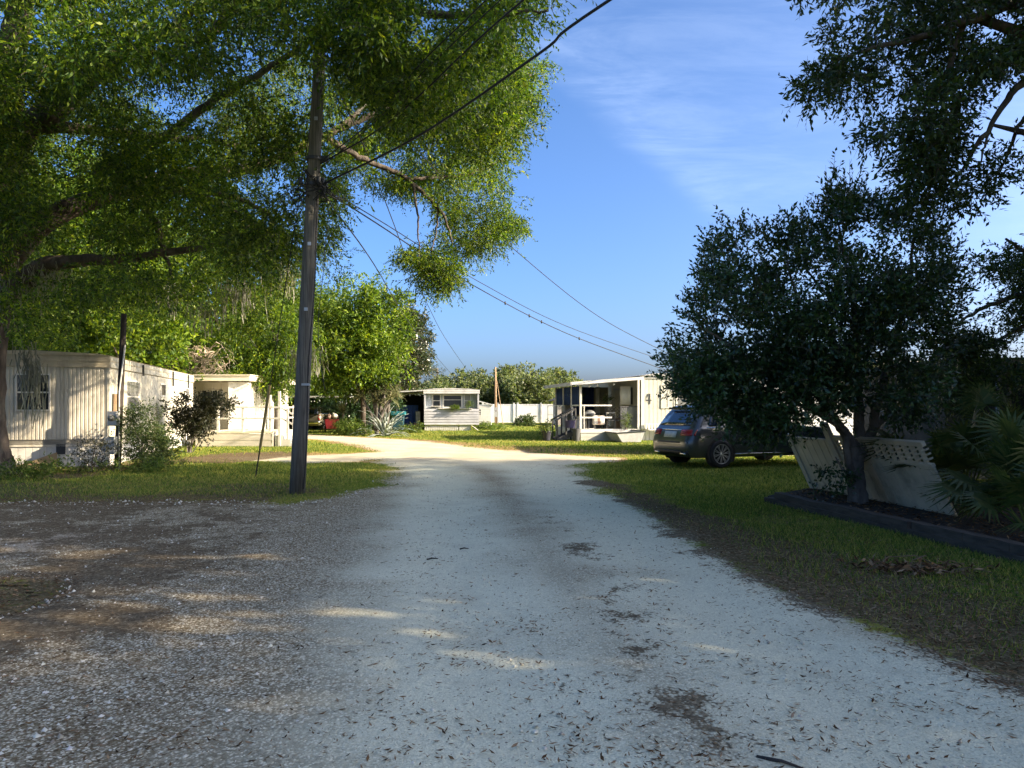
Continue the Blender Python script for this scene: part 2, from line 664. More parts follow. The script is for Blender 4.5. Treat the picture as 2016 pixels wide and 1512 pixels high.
def sheet(name, X, Y, zf, keep=None):
    gx, gy = np.meshgrid(X, Y)
    x, y = gx.ravel(), gy.ravel()
    near = (np.abs(x) < 30) & (y > -8) & (y < 75)
    mk = [np.zeros(len(x)) for _ in range(4)]
    r = masks(x[near], y[near])
    for i in range(4): mk[i][near] = r[i]
    z = zf(x, y, mk, near)
    nx, ny = len(X), len(Y)
    i = np.arange(nx * ny).reshape(ny, nx)
    f = np.stack([i[:-1, :-1], i[:-1, 1:], i[1:, 1:], i[1:, :-1]], -1).reshape(-1, 4)
    V = np.stack([x, y, z], 1)
    if keep is not None:
        k = keep(mk)
        f = f[(k[f]).any(1)]
        used = np.unique(f)
        re = np.full(len(x), -1)
        re[used] = np.arange(len(used))
        f = re[f]
        V = V[used]
        mk = [m[used] for m in mk]
    me = bpy.data.meshes.new(name)
    me.vertices.add(len(V))
    me.vertices.foreach_set('co', V.astype(np.float32).ravel())
    me.loops.add(len(f) * 4)
    me.loops.foreach_set('vertex_index', f.astype(np.int32).ravel())
    me.polygons.add(len(f))
    me.polygons.foreach_set('loop_start', np.arange(0, len(f) * 4, 4, dtype=np.int32))
    me.polygons.foreach_set('use_smooth', np.ones(len(f), bool))
    me.update(calc_edges=True)
    at_ = me.attributes.new('mask', 'FLOAT_COLOR', 'POINT')
    at_.data.foreach_set('color', np.stack(mk, 1).astype(np.float32).ravel())
    return me


def ground_mat():
    m, nt, b, out = newmat('ground')
    at_ = nt.nodes.new('ShaderNodeAttribute')
    at_.attribute_name = 'mask'
    sp = nt.nodes.new('ShaderNodeSeparateColor')
    nt.links.new(at_.outputs['Color'], sp.inputs[0])
    g_, l_, o_, p_ = sp.outputs[0], sp.outputs[1], sp.outputs[2], at_.outputs['Alpha']
    pos = nt.nodes.new('ShaderNodeNewGeometry').outputs['Position']
    na = noise_(nt, pos, 1.1, 6, .65)
    nb_ = noise_(nt, pos, 9, 6, .7)
    nc = noise_(nt, pos, 60, 4, .7)
    big = noise_(nt, pos, .22, 4, .6)
    # --- crushed limestone: pale dust, stones, dark gaps
    dn = noise_(nt, pos, 26, 3, .6)
    va = nt.nodes.new('ShaderNodeVectorMath')
    va.operation = 'MULTIPLY_ADD'
    va.inputs[1].default_value = (.035, .035, 0)
    nt.links.new(dn.outputs[1], va.inputs[0])
    nt.links.new(pos, va.inputs[2])
    v1 = voro(nt, va.outputs[0], 66)
    v2 = voro(nt, va.outputs[0], 130)
    dust = ramp(nt, nb_.outputs[0], [(.2, (.50, .485, .345)), (.45, (.66, .64, .455)), (.75, (.74, .72, .52))])
    stone = ramp(nt, v1.outputs['Color'], [(0, (.10, .075, .042)), (.35, (.26, .225, .145)), (.68, (.60, .54, .385)), (1, (.86, .80, .61))])
    gap = sstep(nt, math_(nt, 'ADD', v1.outputs['Distance'], math_(nt, 'MULTIPLY', math_(nt, 'SUBTRACT', na.outputs[0], .5), .5)), .30, .62)
    stone = mixc(nt, math_(nt, 'MULTIPLY', gap, .7), stone, (.11, .07, .034))
    fine = mixc(nt, .5, dust, ramp(nt, v2.outputs['Color'], [(0, (.26, .245, .175)), (.45, (.58, .56, .405)), (1, (.84, .81, .60))]))
    pw = sstep(nt, math_(nt, 'ADD', p_, math_(nt, 'MULTIPLY', math_(nt, 'SUBTRACT', na.outputs[0], .5), .9)), .02, .92)
    fine = mixc(nt, math_(nt, 'MULTIPLY', sstep(nt, na.outputs[0], .5, .72), .35), fine, (.40, .36, .26))
    grav = mixc(nt, pw, stone, fine)
    grav = mixc(nt, math_(nt, 'MULTIPLY', o_, .75), grav, (.44, .355, .25))
    # bits of leaf on the drive
    v3 = voro(nt, pos, 22)
    bit = math_(nt, 'MULTIPLY', math_(nt, 'LESS_THAN', v3.outputs['Distance'], .16), sstep(nt, nb_.outputs[0], .5, .56))
    grav = mixc(nt, math_(nt, 'MULTIPLY', bit, .8), grav, (.09, .06, .04))
    # --- leaf litter
    v4 = voro(nt, pos, 40)
    lit = ramp(nt, v4.outputs['Color'], [(0, (.05, .036, .022)), (.4, (.115, .085, .052)), (.75, (.20, .155, .095)), (1, (.36, .30, .20))])
    lit = mixc(nt, sstep(nt, nc.outputs[0], .4, .7), lit, (.08, .062, .038))
    # --- grass and thatch
    gra = ramp(nt, nb_.outputs[0], [(.25, (.05, .085, .013)), (.5, (.14, .175, .027)), (.75, (.30, .285, .065))])
    gra = mixc(nt, sstep(nt, big.outputs[0], .42, .62), gra, mixc(nt, .6, gra, (.38, .32, .075)))
    gra = mixc(nt, math_(nt, 'MULTIPLY', sstep(nt, nc.outputs[0], .5, .7), .6), gra, (.05, .05, .02))
    org = ramp(nt, nb_.outputs[0], [(.3, (.20, .11, .055)), (.6, (.33, .20, .11)), (.8, (.22, .19, .07))])
    of = sstep(nt, math_(nt, 'ADD', o_, math_(nt, 'MULTIPLY', math_(nt, 'SUBTRACT', nb_.outputs[0], .5), 1.6)), .3, .75)
    gra = mixc(nt, math_(nt, 'MULTIPLY', of, .85), gra, org)
    gf = sstep(nt, math_(nt, 'ADD', g_, math_(nt, 'MULTIPLY', math_(nt, 'SUBTRACT', nb_.outputs[0], .5), 1.0)), .4, .6)
    c = mixc(nt, gf, gra, grav)
    nd_ = noise_(nt, pos, 3.2, 8, .75, .6)
    nl = math_(nt, 'ADD', math_(nt, 'ADD', math_(nt, 'MULTIPLY', math_(nt, 'SUBTRACT', nb_.outputs[0], .5), 1.3), math_(nt, 'MULTIPLY', math_(nt, 'SUBTRACT', nd_.outputs[0], .5), 1.5)), math_(nt, 'MULTIPLY', math_(nt, 'SUBTRACT', v4.outputs['Distance'], .35), .5))
    lf = sstep(nt, math_(nt, 'ADD', l_, nl), .38, .66)
    c = mixc(nt, math_(nt, 'MULTIPLY', lf, .92), c, lit)
    nt.links.new(c, b.inputs['Base Color'])
    b.inputs['Roughness'].default_value = .95
    b.inputs['Specular IOR Level'].default_value = 0
    h = math_(nt, 'ADD', math_(nt, 'MULTIPLY', math_(nt, 'SUBTRACT', 1.0, v1.outputs['Distance']), .25), math_(nt, 'MULTIPLY', nb_.outputs[0], .9))
    h = math_(nt, 'ADD', h, math_(nt, 'MULTIPLY', nc.outputs[0], .35))
    bp = nt.nodes.new('ShaderNodeBump')
    bp.inputs['Strength'].default_value = .55
    bp.inputs['Distance'].default_value = .03
    nt.links.new(h, bp.inputs['Height'])
    nt.links.new(bp.outputs[0], b.inputs['Normal'])
    return m


GM = ground_mat()
me = sheet('ground', axis((-18, 18), .3, 1500), axis((0, 62), .35, 1500), lambda x, y, m, nr: np.where(nr, 0, 0) * x)
tag(link(me, 'ground', GM), kind='structure')


def road_z(x, y, m, nr):
    tr = track_d(x, y)
    return .008 + .006 * m[1] + .028 * (1 - np.exp(-(tr / .5) ** 2)) * np.clip(m[0] * 2 - 1, 0, 1)


me = sheet('gravel_road', np.arange(-10, 9.01, .1), np.arange(.6, 50, .12), road_z, lambda m: m[0] > .03)
tag(link(me, 'gravel_road', GM), kind='structure')


# ---------------------------------------------------------------- stones, dead leaves and grass: nobody could count them
def scatter(n, ylo, yhi, xf, pw=1.6, rng=R):
    """ground points, thicker near the lens: density falls with distance"""
    u = rng.uniform(0, 1, n)
    k = 2 - pw
    y = (ylo ** k + u * (yhi ** k - ylo ** k)) ** (1 / k)
    x = rng.uniform(-1, 1, n) * (xf * y + 1.0)
    return x, y


x, y = scatter(240000, 2.2, 17, .72, 1.75)
g, li, og, pw_ = masks(x, y)
left = np.clip((-.4 - .06 * y - x) / 1.2, 0, 1)
keep = R.uniform(0, 1, len(x)) < np.clip(g * 1.4 - .5, 0, 1) * (.22 + .78 * left) * (1 - .85 * pw_)
x, y, pk_ = x[keep], y[keep], np.clip(pw_[keep] + (x[keep] > .2), 0, 1)
n = len(x)
sz = np.clip(R.lognormal(-4.6, .5, n), .004, .032) * (1 - .5 * pk_)
base = np.array([[1, 0, 0], [0, 1, 0], [-1, 0, 0], [0, -1, 0], [.15, .1, .75], [0, 0, -.7]])
V = base[None] * R.uniform(.65, 1.25, (n, 6, 1)) + R.normal(0, .1, (n, 6, 3))
th = R.uniform(0, 6.28, n)
ct, st = np.cos(th)[:, None], np.sin(th)[:, None]
V = np.stack([V[..., 0] * ct - V[..., 1] * st, V[..., 0] * st + V[..., 1] * ct, V[..., 2]], -1) * sz[:, None, None]
V += np.stack([x, y, .012 + sz * .35], 1)[:, None, :]
fb = np.array([[0, 1, 4], [1, 2, 4], [2, 3, 4], [3, 0, 4], [1, 0, 5], [2, 1, 5], [3, 2, 5], [0, 3, 5]])
fi = (fb[None] + (np.arange(n) * 6)[:, None, None]).reshape(-1)
me = bpy.data.meshes.new('gravel')
me.vertices.add(n * 6)
me.vertices.foreach_set('co', V.astype(np.float32).ravel())
me.loops.add(len(fi))
me.loops.foreach_set('vertex_index', fi.astype(np.int32))
me.polygons.add(len(fi) // 3)
me.polygons.foreach_set('loop_start', np.arange(0, len(fi), 3, dtype=np.int32))
me.polygons.foreach_set('use_smooth', np.ones(len(fi) // 3, bool))
me.update(calc_edges=True)


def island_mat(name, cols, rough=.85, spec=.2, transl=0):
    m, nt, b, out = newmat(name)
    g = nt.nodes.new('ShaderNodeNewGeometry')
    k = len(cols) - 1
    c = ramp(nt, g.outputs['Random Per Island'], [(i / k, col) for i, col in enumerate(cols)])
    nz = noise_(nt, mapping(nt), 30, 3)
    c = mixc(nt, .25, c, mixc(nt, 1, c, nz.outputs[1], 'MULTIPLY'))
    nt.links.new(c, b.inputs['Base Color'])
    b.inputs['Roughness'].default_value = rough
    b.inputs['Specular IOR Level'].default_value = spec
    if transl:
        tr = nt.nodes.new('ShaderNodeBsdfTranslucent')
        nt.links.new(mixc(nt, 1, c, (1.6, 1.6, 1.0), 'MULTIPLY'), tr.inputs[0])
        mx = nt.nodes.new('ShaderNodeMixShader')
        mx.inputs[0].default_value = transl
        nt.links.new(b.outputs[0], mx.inputs[1])
        nt.links.new(tr.outputs[0], mx.inputs[2])
        nt.links.new(mx.outputs[0], out.inputs['Surface'])
    return m


tag(link(me, 'gravel', island_mat('limestone_chips', [(.28, .25, .185), (.48, .44, .34), (.68, .63, .50), (.82, .77, .64)])), kind='stuff')

# dead leaves
x, y = scatter(340000, 2.0, 21, .74, 1.7)
x = np.concatenate([x, R.uniform(-9, -.3, 90000)])
y = np.concatenate([y, 2.4 + 11 * R.uniform(0, 1, 90000) ** 1.5])
g, li, og, pw_ = masks(x, y)
pw_[-90000:] = 1.4 - li[-90000:]
li[-90000:] = np.where(li[-90000:] > .35, li[-90000:], 0)
cl = fbm(x, y, 1.9, 3, 3.3)
on_r = (g > .5)
pk = np.where(on_r, np.clip(li * .9 + .12 + .5 * cl * (cl > .05), .06, 1) * (1 - .55 * np.clip(pw_, 0, 1.7)), .10 + .75 * li)
keep = R.uniform(0, 1, len(x)) < pk * .8
x, y = x[keep], y[keep]
n = len(x)
th = R.uniform(0, 6.28, n)
d = np.stack([np.cos(th), np.sin(th), R.normal(0, .16, n)], 1)
s = nrm(np.stack([-np.sin(th), np.cos(th), R.normal(0, .22, n)], 1))
ll = (.012 + .045 * R.uniform(0, 1, n) ** 1.6)[:, None]
lw = ll * R.uniform(.14, .34, n)[:, None]
p = np.stack([x, y, R.uniform(.022, .04, n)], 1)
cu = np.array([0, 0, 1]) * ll * R.uniform(.0, .12, n)[:, None]
V = np.stack([p - d * ll * .5 + cu, p + s * lw * .5, p + d * ll * .5 + cu, p - s * lw * .5], 1).reshape(-1, 3)
V[:, 2] = np.maximum(V[:, 2], .012)
tag(quads('fallen_leaves', V, island_mat('dead_leaf', [(.04, .024, .014), (.10, .056, .028), (.16, .09, .042), (.25, .155, .08), (.36, .25, .15)], .9, 0)), kind='stuff')

# grass blades
x1, y1 = scatter(330000, 9.5, 32, .8, 1.2)
x2, y2 = scatter(90000, 30, 64, .55, 1.0001)
x3 = np.concatenate([R.uniform(-6.2, -4.6, 9000), R.uniform(2.5, 7.0, 60000)]); y3 = np.concatenate([R.uniform(5.4, 7.6, 9000), R.uniform(4.6, 10, 60000)])
x, y = np.concatenate([x1, x2, x3]), np.concatenate([y1, y2, y3])
g, li, og, pw_ = masks(x, y)
keep = R.uniform(0, 1, len(x)) < np.clip(1 - g * 1.7, 0, 1) * (1 - .82 * li) * (1 - .6 * og)
keep &= ~((x > 6.3) & (y < 15) & (y > 8))
x, y = x[keep], y[keep]
n = len(x)
th = R.uniform(0, 6.28, n)
tall = fbm(x, y, .8, 2, 5.0)
h = R.uniform(.03, .075, n) * (1 + .5 * tall) * np.interp(y, [5, 20, 60], [1.0, 1.0, 1.5])
wd = .006 * np.interp(y, [5, 14, 30, 60], [.8, 1.2, 2.4, 4.5])
sd = np.stack([np.cos(th) * wd, np.sin(th) * wd, np.zeros(n)], 1)
le = np.stack([R.normal(0, .5, n), R.normal(0, .5, n), np.ones(n)], 1) * h[:, None]
tuft = fbm(x, y, 2.6, 2, 9.0)
h = h * np.where((tuft > .22) & (y > 8), R.uniform(1.0, 2.6, n), 1.0)
p = np.stack([x, y, np.full(n, -.004)], 1)
V = np.stack([p - sd, p + sd, p + le], 1).reshape(-1, 3)
tag(quads('grass', V, island_mat('grass_blade', [(.03, .075, .01), (.07, .14, .018), (.13, .20, .026), (.26, .28, .042), (.42, .37, .10)], .6, .25, .35), nv=3), kind='stuff')
# ================================================================ bark and leaf materials
BARK = M('oak_bark', (.075, .06, .048), .95, .45, 6, .9, 22, stretch=(1, 1, .3), stain=(.17, .17, .14), stain_amt=.55, spec=.15)
BARKG = M('grey_bark', (.12, .105, .09), .95, .4, 6, .8, 25, stretch=(1, 1, .35), spec=.15)
DEADW = M('bare_wood', (.42, .34, .25), .9, .3, 8, .4, 30, spec=.2)
LEAF_OAK = leafmat('oak_leaf', [(.018, .042, .006), (.032, .072, .008), (.06, .12, .011), (.115, .18, .014), (.19, .245, .018)], .44, backlit=.9)
LEAF_BRIGHT = leafmat('bright_oak_leaf', [(.022, .055, .006), (.06, .12, .010), (.12, .19, .014), (.20, .26, .022)], .38, backlit=.8)
LEAF_DARK = leafmat('ficus_leaf', [(.014, .036, .013), (.025, .06, .02), (.04, .085, .025), (.06, .11, .03)], .2, rough=.35, spec=.45)
LEAF_RIGHT = leafmat('dark_oak_leaf', [(.014, .035, .012), (.025, .055, .016), (.045, .08, .02), (.07, .11, .025)], .25)
LEAF_MAG = leafmat('magnolia_leaf', [(.02, .035, .015), (.035, .055, .022), (.06, .08, .03), (.13, .11, .06)], .15, rough=.3, spec=.5)
LEAF_FAR = leafmat('hazed_far_leaf', [(.06, .09, .035), (.10, .14, .055), (.15, .175, .075), (.19, .20, .10)], .4)  # paler leaf colour stands in for haze over the far trees
LEAF_PINE = leafmat('pine_needle', [(.05, .07, .04), (.08, .10, .055), (.11, .12, .07)], .2)
LEAF_BUSH = leafmat('bush_leaf', [(.02, .045, .012), (.04, .075, .02), (.075, .11, .03), (.12, .14, .05)], .3)
LEAF_RED = leafmat('dark_shrub_leaf', [(.016, .022, .011), (.028, .034, .015), (.05, .045, .02)], .2)
MOSS = leafmat('spanish_moss', [(.13, .13, .10), (.2, .2, .15), (.27, .26, .2)], .25)


def jitter_fill(poly, n, Yr, rng, holes=(), thin=-.12, ns=.011):
    """n points inside an outline drawn on the photo, at depths of their own"""
    P = np.array(poly, float)
    out = np.zeros((0, 3))
    while len(out) < n:
        q = np.stack([rng.uniform(P[:, 0].min(), P[:, 0].max(), 4 * n), rng.uniform(P[:, 1].min(), P[:, 1].max(), 4 * n)], 1)
        ok = in_poly(q, poly)
        for hx, hy, rx, ry in holes:
            ok &= ((q[:, 0] - hx) / rx) ** 2 + ((q[:, 1] - hy) / ry) ** 2 > rng.uniform(.8, 1.4, len(q))
        q = q[ok]
        q = q[np.array([mnoise.fractal(Vector((a * ns, b * ns * 1.3, Yr[0] * 3.3)), 1.0, 2.0, 3) > thin for a, b in q], bool)] if len(q) else q
        out = np.vstack([out, np.column_stack([q, rng.uniform(Yr[0], Yr[1], len(q))])])
    return out[:n]


# ================================================================ the great oak at the left edge
rng = np.random.default_rng(21)
oak_base = at(-40, 940, 17.5)
oak = empty('oak_tree', (oak_base.x, oak_base.y, 0), 0, 'huge spreading oak whose leafy limbs hang over the drive and the utility pole', 'tree')
oinv = Matrix.Translation((-oak_base.x, -oak_base.y, 0))
limbs = [
    [(-38, 955, 17.5, .95), (-38, 925, 17.5, .74), (-42, 870, 17.5, .60), (-40, 760, 17.5, .52), (-30, 640, 17.5, .50), (-22, 560, 17.5, .50), (-18, 470, 17.5, .46)],
    [(-18, 600, 17.4, .34), (40, 556, 17.2, .25), (90, 522, 17.1, .19), (150, 513, 17, .15), (220, 511, 16.9, .12), (330, 497, 16.8, .09), (420, 482, 16.7, .05)],
    [(-18, 540, 17.5, .4), (60, 460, 17.7, .30), (110, 425, 17.8, .26), (170, 398, 18, .23), (250, 372, 18.2, .20), (340, 346, 18.4, .17), (450, 338, 18.6, .15), (520, 322, 18.8, .13), (600, 288, 19, .11), (662, 256, 19.2, .09), (720, 205, 19.6, .05)],
    [(262, 376, 18.2, .12), (290, 415, 18.2, .10), (312, 455, 18, .08), (328, 505, 17.8, .05), (340, 560, 17.6, .03)],
    [(330, 372, 18.4, .10), (400, 388, 18.6, .09), (445, 408, 18.8, .08), (490, 435, 18.9, .06), (560, 468, 19, .03)],
    [(350, 345, 18.4, .10), (420, 378, 18.0, .07), (490, 400, 18.0, .06), (560, 440, 18.2, .03)],
    [(-18, 470, 17.5, .46), (-8, 380, 17.4, .40), (20, 300, 17.3, .36), (60, 245, 17.2, .30), (105, 220, 17.1, .26), (150, 185, 17.0, .20), (230, 120, 16.6, .16), (330, 60, 16, .10), (430, -30, 15.5, .07)],
    [(60, 250, 17.2, .16), (150, 252, 17.5, .13), (250, 264, 18, .10), (370, 272, 18.5, .08), (470, 288, 19, .05), (560, 300, 19.3, .03)],
    [(-10, 400, 17.4, .40), (8, 240, 17.2, .34), (22, 120, 17, .30), (42, 0, 16.8, .26), (60, -150, 16.5, .2)],
    [(190, 335, 18.1, .13), (260, 300, 17.8, .12), (330, 268, 17.4, .11), (430, 192, 17, .09), (540, 128, 16.4, .07), (640, 60, 15.8, .04)],
    [(40, -20, 16.8, .22), (240, -60, 15.5, .17), (440, -12, 14.2, .13), (446, 28, 14, .11), (420, 62, 13.9, .08), (380, 90, 13.8, .05)],
    [(440, -12, 14.2, .12), (640, -40, 12.8, .10), (820, 20, 12.2, .07), (960, 30, 12, .05), (1080, 20, 11.9, .02)],
    [(640, 270, 19.2, .09), (690, 300, 19.8, .08), (735, 322, 20.3, .075), (790, 345, 20.6, .07), (840, 385, 20.7, .06), (875, 430, 20.7, .04), (890, 480, 20.7, .02)],
    [(800, 352, 20.6, .05), (860, 350, 21, .05), (930, 340, 21.4, .04), (1000, 310, 21.8, .02)],
    [(815, 365, 20.6, .04), (822, 420, 20.6, .03), (824, 470, 20.5, .02), (830, 520, 20.4, .012)],
    [(660, 258, 19.2, .08), (760, 215, 19.5, .07), (850, 160, 19.8, .06), (950, 130, 20.5, .04), (1050, 150, 21.5, .02)],
    [(862, 400, 20.7, .03), (860, 450, 20.7, .025), (848, 500, 20.6, .015)],
    [(690, 95, 15, .07), (740, 120, 15.4, .06), (780, 145, 15.8, .04), (830, 200, 16, .02)],
    [(1000, 60, 16, .03), (850, 235, 17, .05), (855, 250, 17, .04), (850, 300, 17, .02)],
]
limb_mesh(limbs, 9, .018, rng).build('trunk', BARK, oak, True, xf=oinv)

HOLES = [(505, 108, 40, 26), (470, 138, 26, 22), (385, 318, 30, 14), (355, 160, 18, 14), (690, 222, 34, 34), (655, 268, 26, 20), (575, 372, 26, 22), (440, 452, 26, 18), (560, 560, 26, 30), (560, 610, 40, 24), (640, 160, 14, 26),
         (90, 25, 12, 14), (700, 430, 60, 60), (820, 440, 34, 40), (690, 350, 40, 24), (930, 400, 20, 20), (545, 330, 18, 14), (430, 395, 26, 14), (480, 400, 24, 14), (250, 300, 14, 12)]
regs = [
    # outline, clumps, depth, clump size, sprigs
    ([(-260, -200), (1085, -160), (1075, 0), (1065, 40), (1030, 60), (980, 105), (940, 190), (880, 250), (800, 250), (740, 205), (690, 130), (640, 95), (560, 70), (480, 80), (430, 130), (330, 170), (150, 190), (-260, 210)], 330, (10.5, 16), .5, 30),
    ([(-260, 120), (300, 120), (460, 120), (650, 110), (650, 330), (640, 560), (600, 600), (520, 610), (470, 560), (400, 540), (330, 600), (230, 560), (120, 600), (-60, 640), (-260, 640)], 420, (13.8, 19.5), .5, 26),
    ([(-100, 200), (300, 160), (640, 110), (660, 300), (650, 540), (560, 640), (480, 660), (400, 560), (200, 660), (-100, 700)], 260, (21, 27), .62, 26),
    ([(640, 150), (800, 90), (990, 95), (1060, 130), (1068, 175), (1040, 215), (1025, 255), (980, 280), (965, 320), (980, 360), (1000, 415), (1000, 450), (965, 485), (930, 505), (885, 530), (865, 570), (840, 555), (805, 520), (850, 470), (880, 450), (880, 400), (820, 360), (760, 330), (730, 300), (690, 330), (650, 300)], 300, (20.6, 25), .46, 26),
    ([(720, 330), (800, 350), (830, 390), (810, 410), (780, 420), (740, 425), (722, 400)], 14, (20.5, 22.5), .32, 24),
    ([(800, 480), (860, 490), (900, 540), (880, 590), (845, 585), (790, 545)], 22, (19.5, 21), .34, 24),
    ([(550, -120), (790, -120), (780, 110), (690, 130), (600, 100), (555, 60)], 46, (10.2, 13.2), .42, 26),
    ([(1000, 430), (1018, 445), (1010, 465), (985, 480)], 5, (21, 22.5), .3, 24),
    ([(820, 190), (960, 110), (1040, 150), (1020, 240), (960, 350), (900, 400), (850, 360), (790, 270)], 70, (15.5, 19), .42, 24),
    ([(630, 420), (668, 420), (650, 460), (636, 470)], 4, (16, 18), .25, 20),
    ([(660, 340), (710, 330), (700, 380), (650, 385)], 5, (17, 19), .25, 16),
]
Vs, Ts = [], []
for poly, nc, Yr, cr, ns in regs:
    C = atn(jitter_fill(poly, nc, Yr, rng, HOLES, -.5 if len(poly) == 6 else -.25 if Yr[0] > 20 else -.03, .009))
    P, D = clump_sprigs(C, cr * rng.uniform(.7, 1.25, nc), int(ns * 1.9), rng, .6)
    Vs.append(sprig_leaves(P, D, .30, 7, .098, .034, .35, .75, .6, rng))
    Ts.append(twig_tris(P[::4], D[::4], .34, .3, .004))
C, d = ell_clumps([((-2.5, 16, 13.4), (4.6, 4.2, 2.0)), ((-8, 17, 13.2), (5, 4.5, 2.4)), ((-13, 17.5, 11.8), (4, 4.5, 3.2))], 150, rng, .3)
P, D = clump_sprigs(C, .7, 24, rng, .6, d)
Vs.append(sprig_leaves(P, D, .45, 7, .14, .055, .3, .8, .6, rng))
V = np.concatenate(Vs) - np.array([oak_base.x, oak_base.y, 0])
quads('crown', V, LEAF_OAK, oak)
quads('twigs', np.concatenate(Ts) - np.array([oak_base.x, oak_base.y, 0]), BARK, oak)
# spanish moss hanging from the low limb and fork
ms = []
for (px, py, Y, n, ln, wd) in [(66, 715, 16.9, 60, 1.3, .10), (50, 690, 16.9, 30, .8, .12), (85, 530, 17.1, 120, .5, .25), (600, 690, 22, 60, .8, .3), (20, 560, 17.2, 110, .6, .3), (470, 560, 20, 60, .9, .3), (330, 560, 21, 60, .8, .3),
                               (560, 520, 21, 70, .9, .3), (405, 600, 23, 60, .9, .4)]:
    c = np.array(at(px, py, Y))
    a = c + rng.normal(0, 1, (n, 3)) * np.array([wd, wd, .12])
    l = ln * rng.uniform(.4, 1.1, n)
    for k in range(4):
        t0, t1 = k / 4, (k + 1) / 4
        sw = rng.normal(0, .035, (n, 3)) * np.array([1, 1, 0])
        p0 = a - np.outer(l * t0, [0, 0, 1])
        p1 = p0 - np.outer(l * (t1 - t0), [0, 0, 1]) + sw
        s = nrm(rng.normal(0, 1, (n, 3)) * np.array([1, 1, 0])) * .011
        ms.append(np.stack([p0 - s, p0 + s, p1 + s, p1 - s], 1).reshape(-1, 3))
        a = a + sw
quads('spanish_moss', np.concatenate(ms) - np.array([oak_base.x, oak_base.y, 0]), MOSS, oak)

# ================================================================ the dark ficus by the leaning wall
rng = np.random.default_rng(5)
fb_ = gr(1690, 998)
fic = empty('ficus_tree', (fb_[0], fb_[1], 0), 0, 'dark many stemmed ficus standing before the leaning cream panel wall', 'tree')
finv = np.array([fb_[0], fb_[1], 0])
YB = fb_[1]
fl = [[(1690, 1003, YB, .19), (1688, 960, YB, .145), (1684, 920, YB, .135), (1690, 890, YB, .125)],
      [(1688, 900, YB, .11), (1668, 860, YB - .1, .085), (1640, 820, YB - .2, .07), (1590, 740, YB - .4, .055), (1540, 640, YB - .6, .035), (1470, 520, YB - .7, .012)],
      [(1690, 895, YB, .10), (1692, 840, YB + .1, .085), (1690, 760, YB + .2, .065), (1680, 600, YB + .2, .045), (1650, 440, YB + .2, .015)],
      [(1696, 895, YB, .10), (1716, 850, YB, .08), (1725, 800, YB, .07), (1760, 680, YB + .2, .05), (1790, 560, YB + .3, .035), (1800, 450, YB + .3, .012)],
      [(1680, 940, YB, .07), (1666, 890, YB - .2, .055), (1660, 845, YB - .3, .045), (1560, 790, YB - .6, .03), (1450, 740, YB - .9, .015)],
      [(1640, 820, YB - .2, .05), (1540, 760, YB - .5, .035), (1440, 680, YB - .7, .025), (1370, 640, YB - .8, .01)],
      [(1590, 740, YB - .4, .04), (1570, 600, YB - .3, .03), (1545, 500, YB - .2, .012)],
      [(1716, 850, YB, .05), (1800, 760, YB + .2, .035), (1850, 700, YB + .3, .015)],
      [(1684, 960, YB, .04), (1664, 930, YB - .3, .02), (1645, 900, YB - .4, .01)],
      [(1680, 640, YB + .2, .03), (1610, 560, YB, .02), (1555, 490, YB, .01)]]
limb_mesh(fl, 8, .008, rng).build('trunk', BARKG, fic, True, xf=Matrix.Translation(-Vector(finv)))
FIC = [(1335, 720), (1345, 668), (1390, 635), (1370, 605), (1405, 575), (1395, 525), (1405, 480), (1450, 460), (1510, 470), (1570, 445), (1630, 430), (1630, 370), (1650, 350), (1690, 375), (1720, 430), (1790, 420), (1840, 465), (1880, 530), (1880, 640),
       (1860, 700), (1840, 745), (1835, 775), (1800, 815), (1740, 800), (1700, 775), (1640, 800), (1600, 815), (1540, 815), (1440, 812), (1395, 795), (1350, 770), (1325, 750)]
fh = [(1555, 565, 30, 18), (1480, 600, 14, 12), (1780, 640, 40, 16), (1850, 600, 20, 14), (1700, 500, 22, 14), (1580, 800, 26, 16), (1690, 790, 20, 16), (1660, 830, 24, 12), (1770, 700, 20, 12), (1790, 790, 26, 10), (1350, 745, 18, 8), (1440, 500, 16, 10)]
C = atn(jitter_fill(FIC, 400, (YB - 1.7, YB + 1.5), rng, fh, -.24, .02))
C = np.vstack([C, atn(jitter_fill([(1350, 740), (1560, 700), (1700, 720), (1650, 790), (1560, 815), (1440, 805), (1400, 785), (1360, 765)], 60, (YB - 1.7, YB + .5), rng)), atn(jitter_fill([(1400, 795), (1560, 805), (1620, 800), (1600, 835), (1540, 840), (1450, 840), (1405, 815)], 24, (YB - 1.5, YB - .3), rng))])
C = C[(C[:, 2] < 3.4) | (rng.uniform(0, 1, len(C)) < .62)]
edge = nrm(C - np.array([*at(1640, 720, YB)]))
P, D = clump_sprigs(C, .19 * rng.uniform(.6, 1.3, len(C)), 28, rng, .9, edge, .9)
D = nrm(D + np.array([0, 0, .25]))
C2 = atn(jitter_fill([(1640, 900), (1620, 880), (1600, 930), (1620, 975), (1665, 990), (1680, 940)], 14, (YB - .5, YB - .2), rng))
P2, D2 = clump_sprigs(C2, .16, 5, rng)
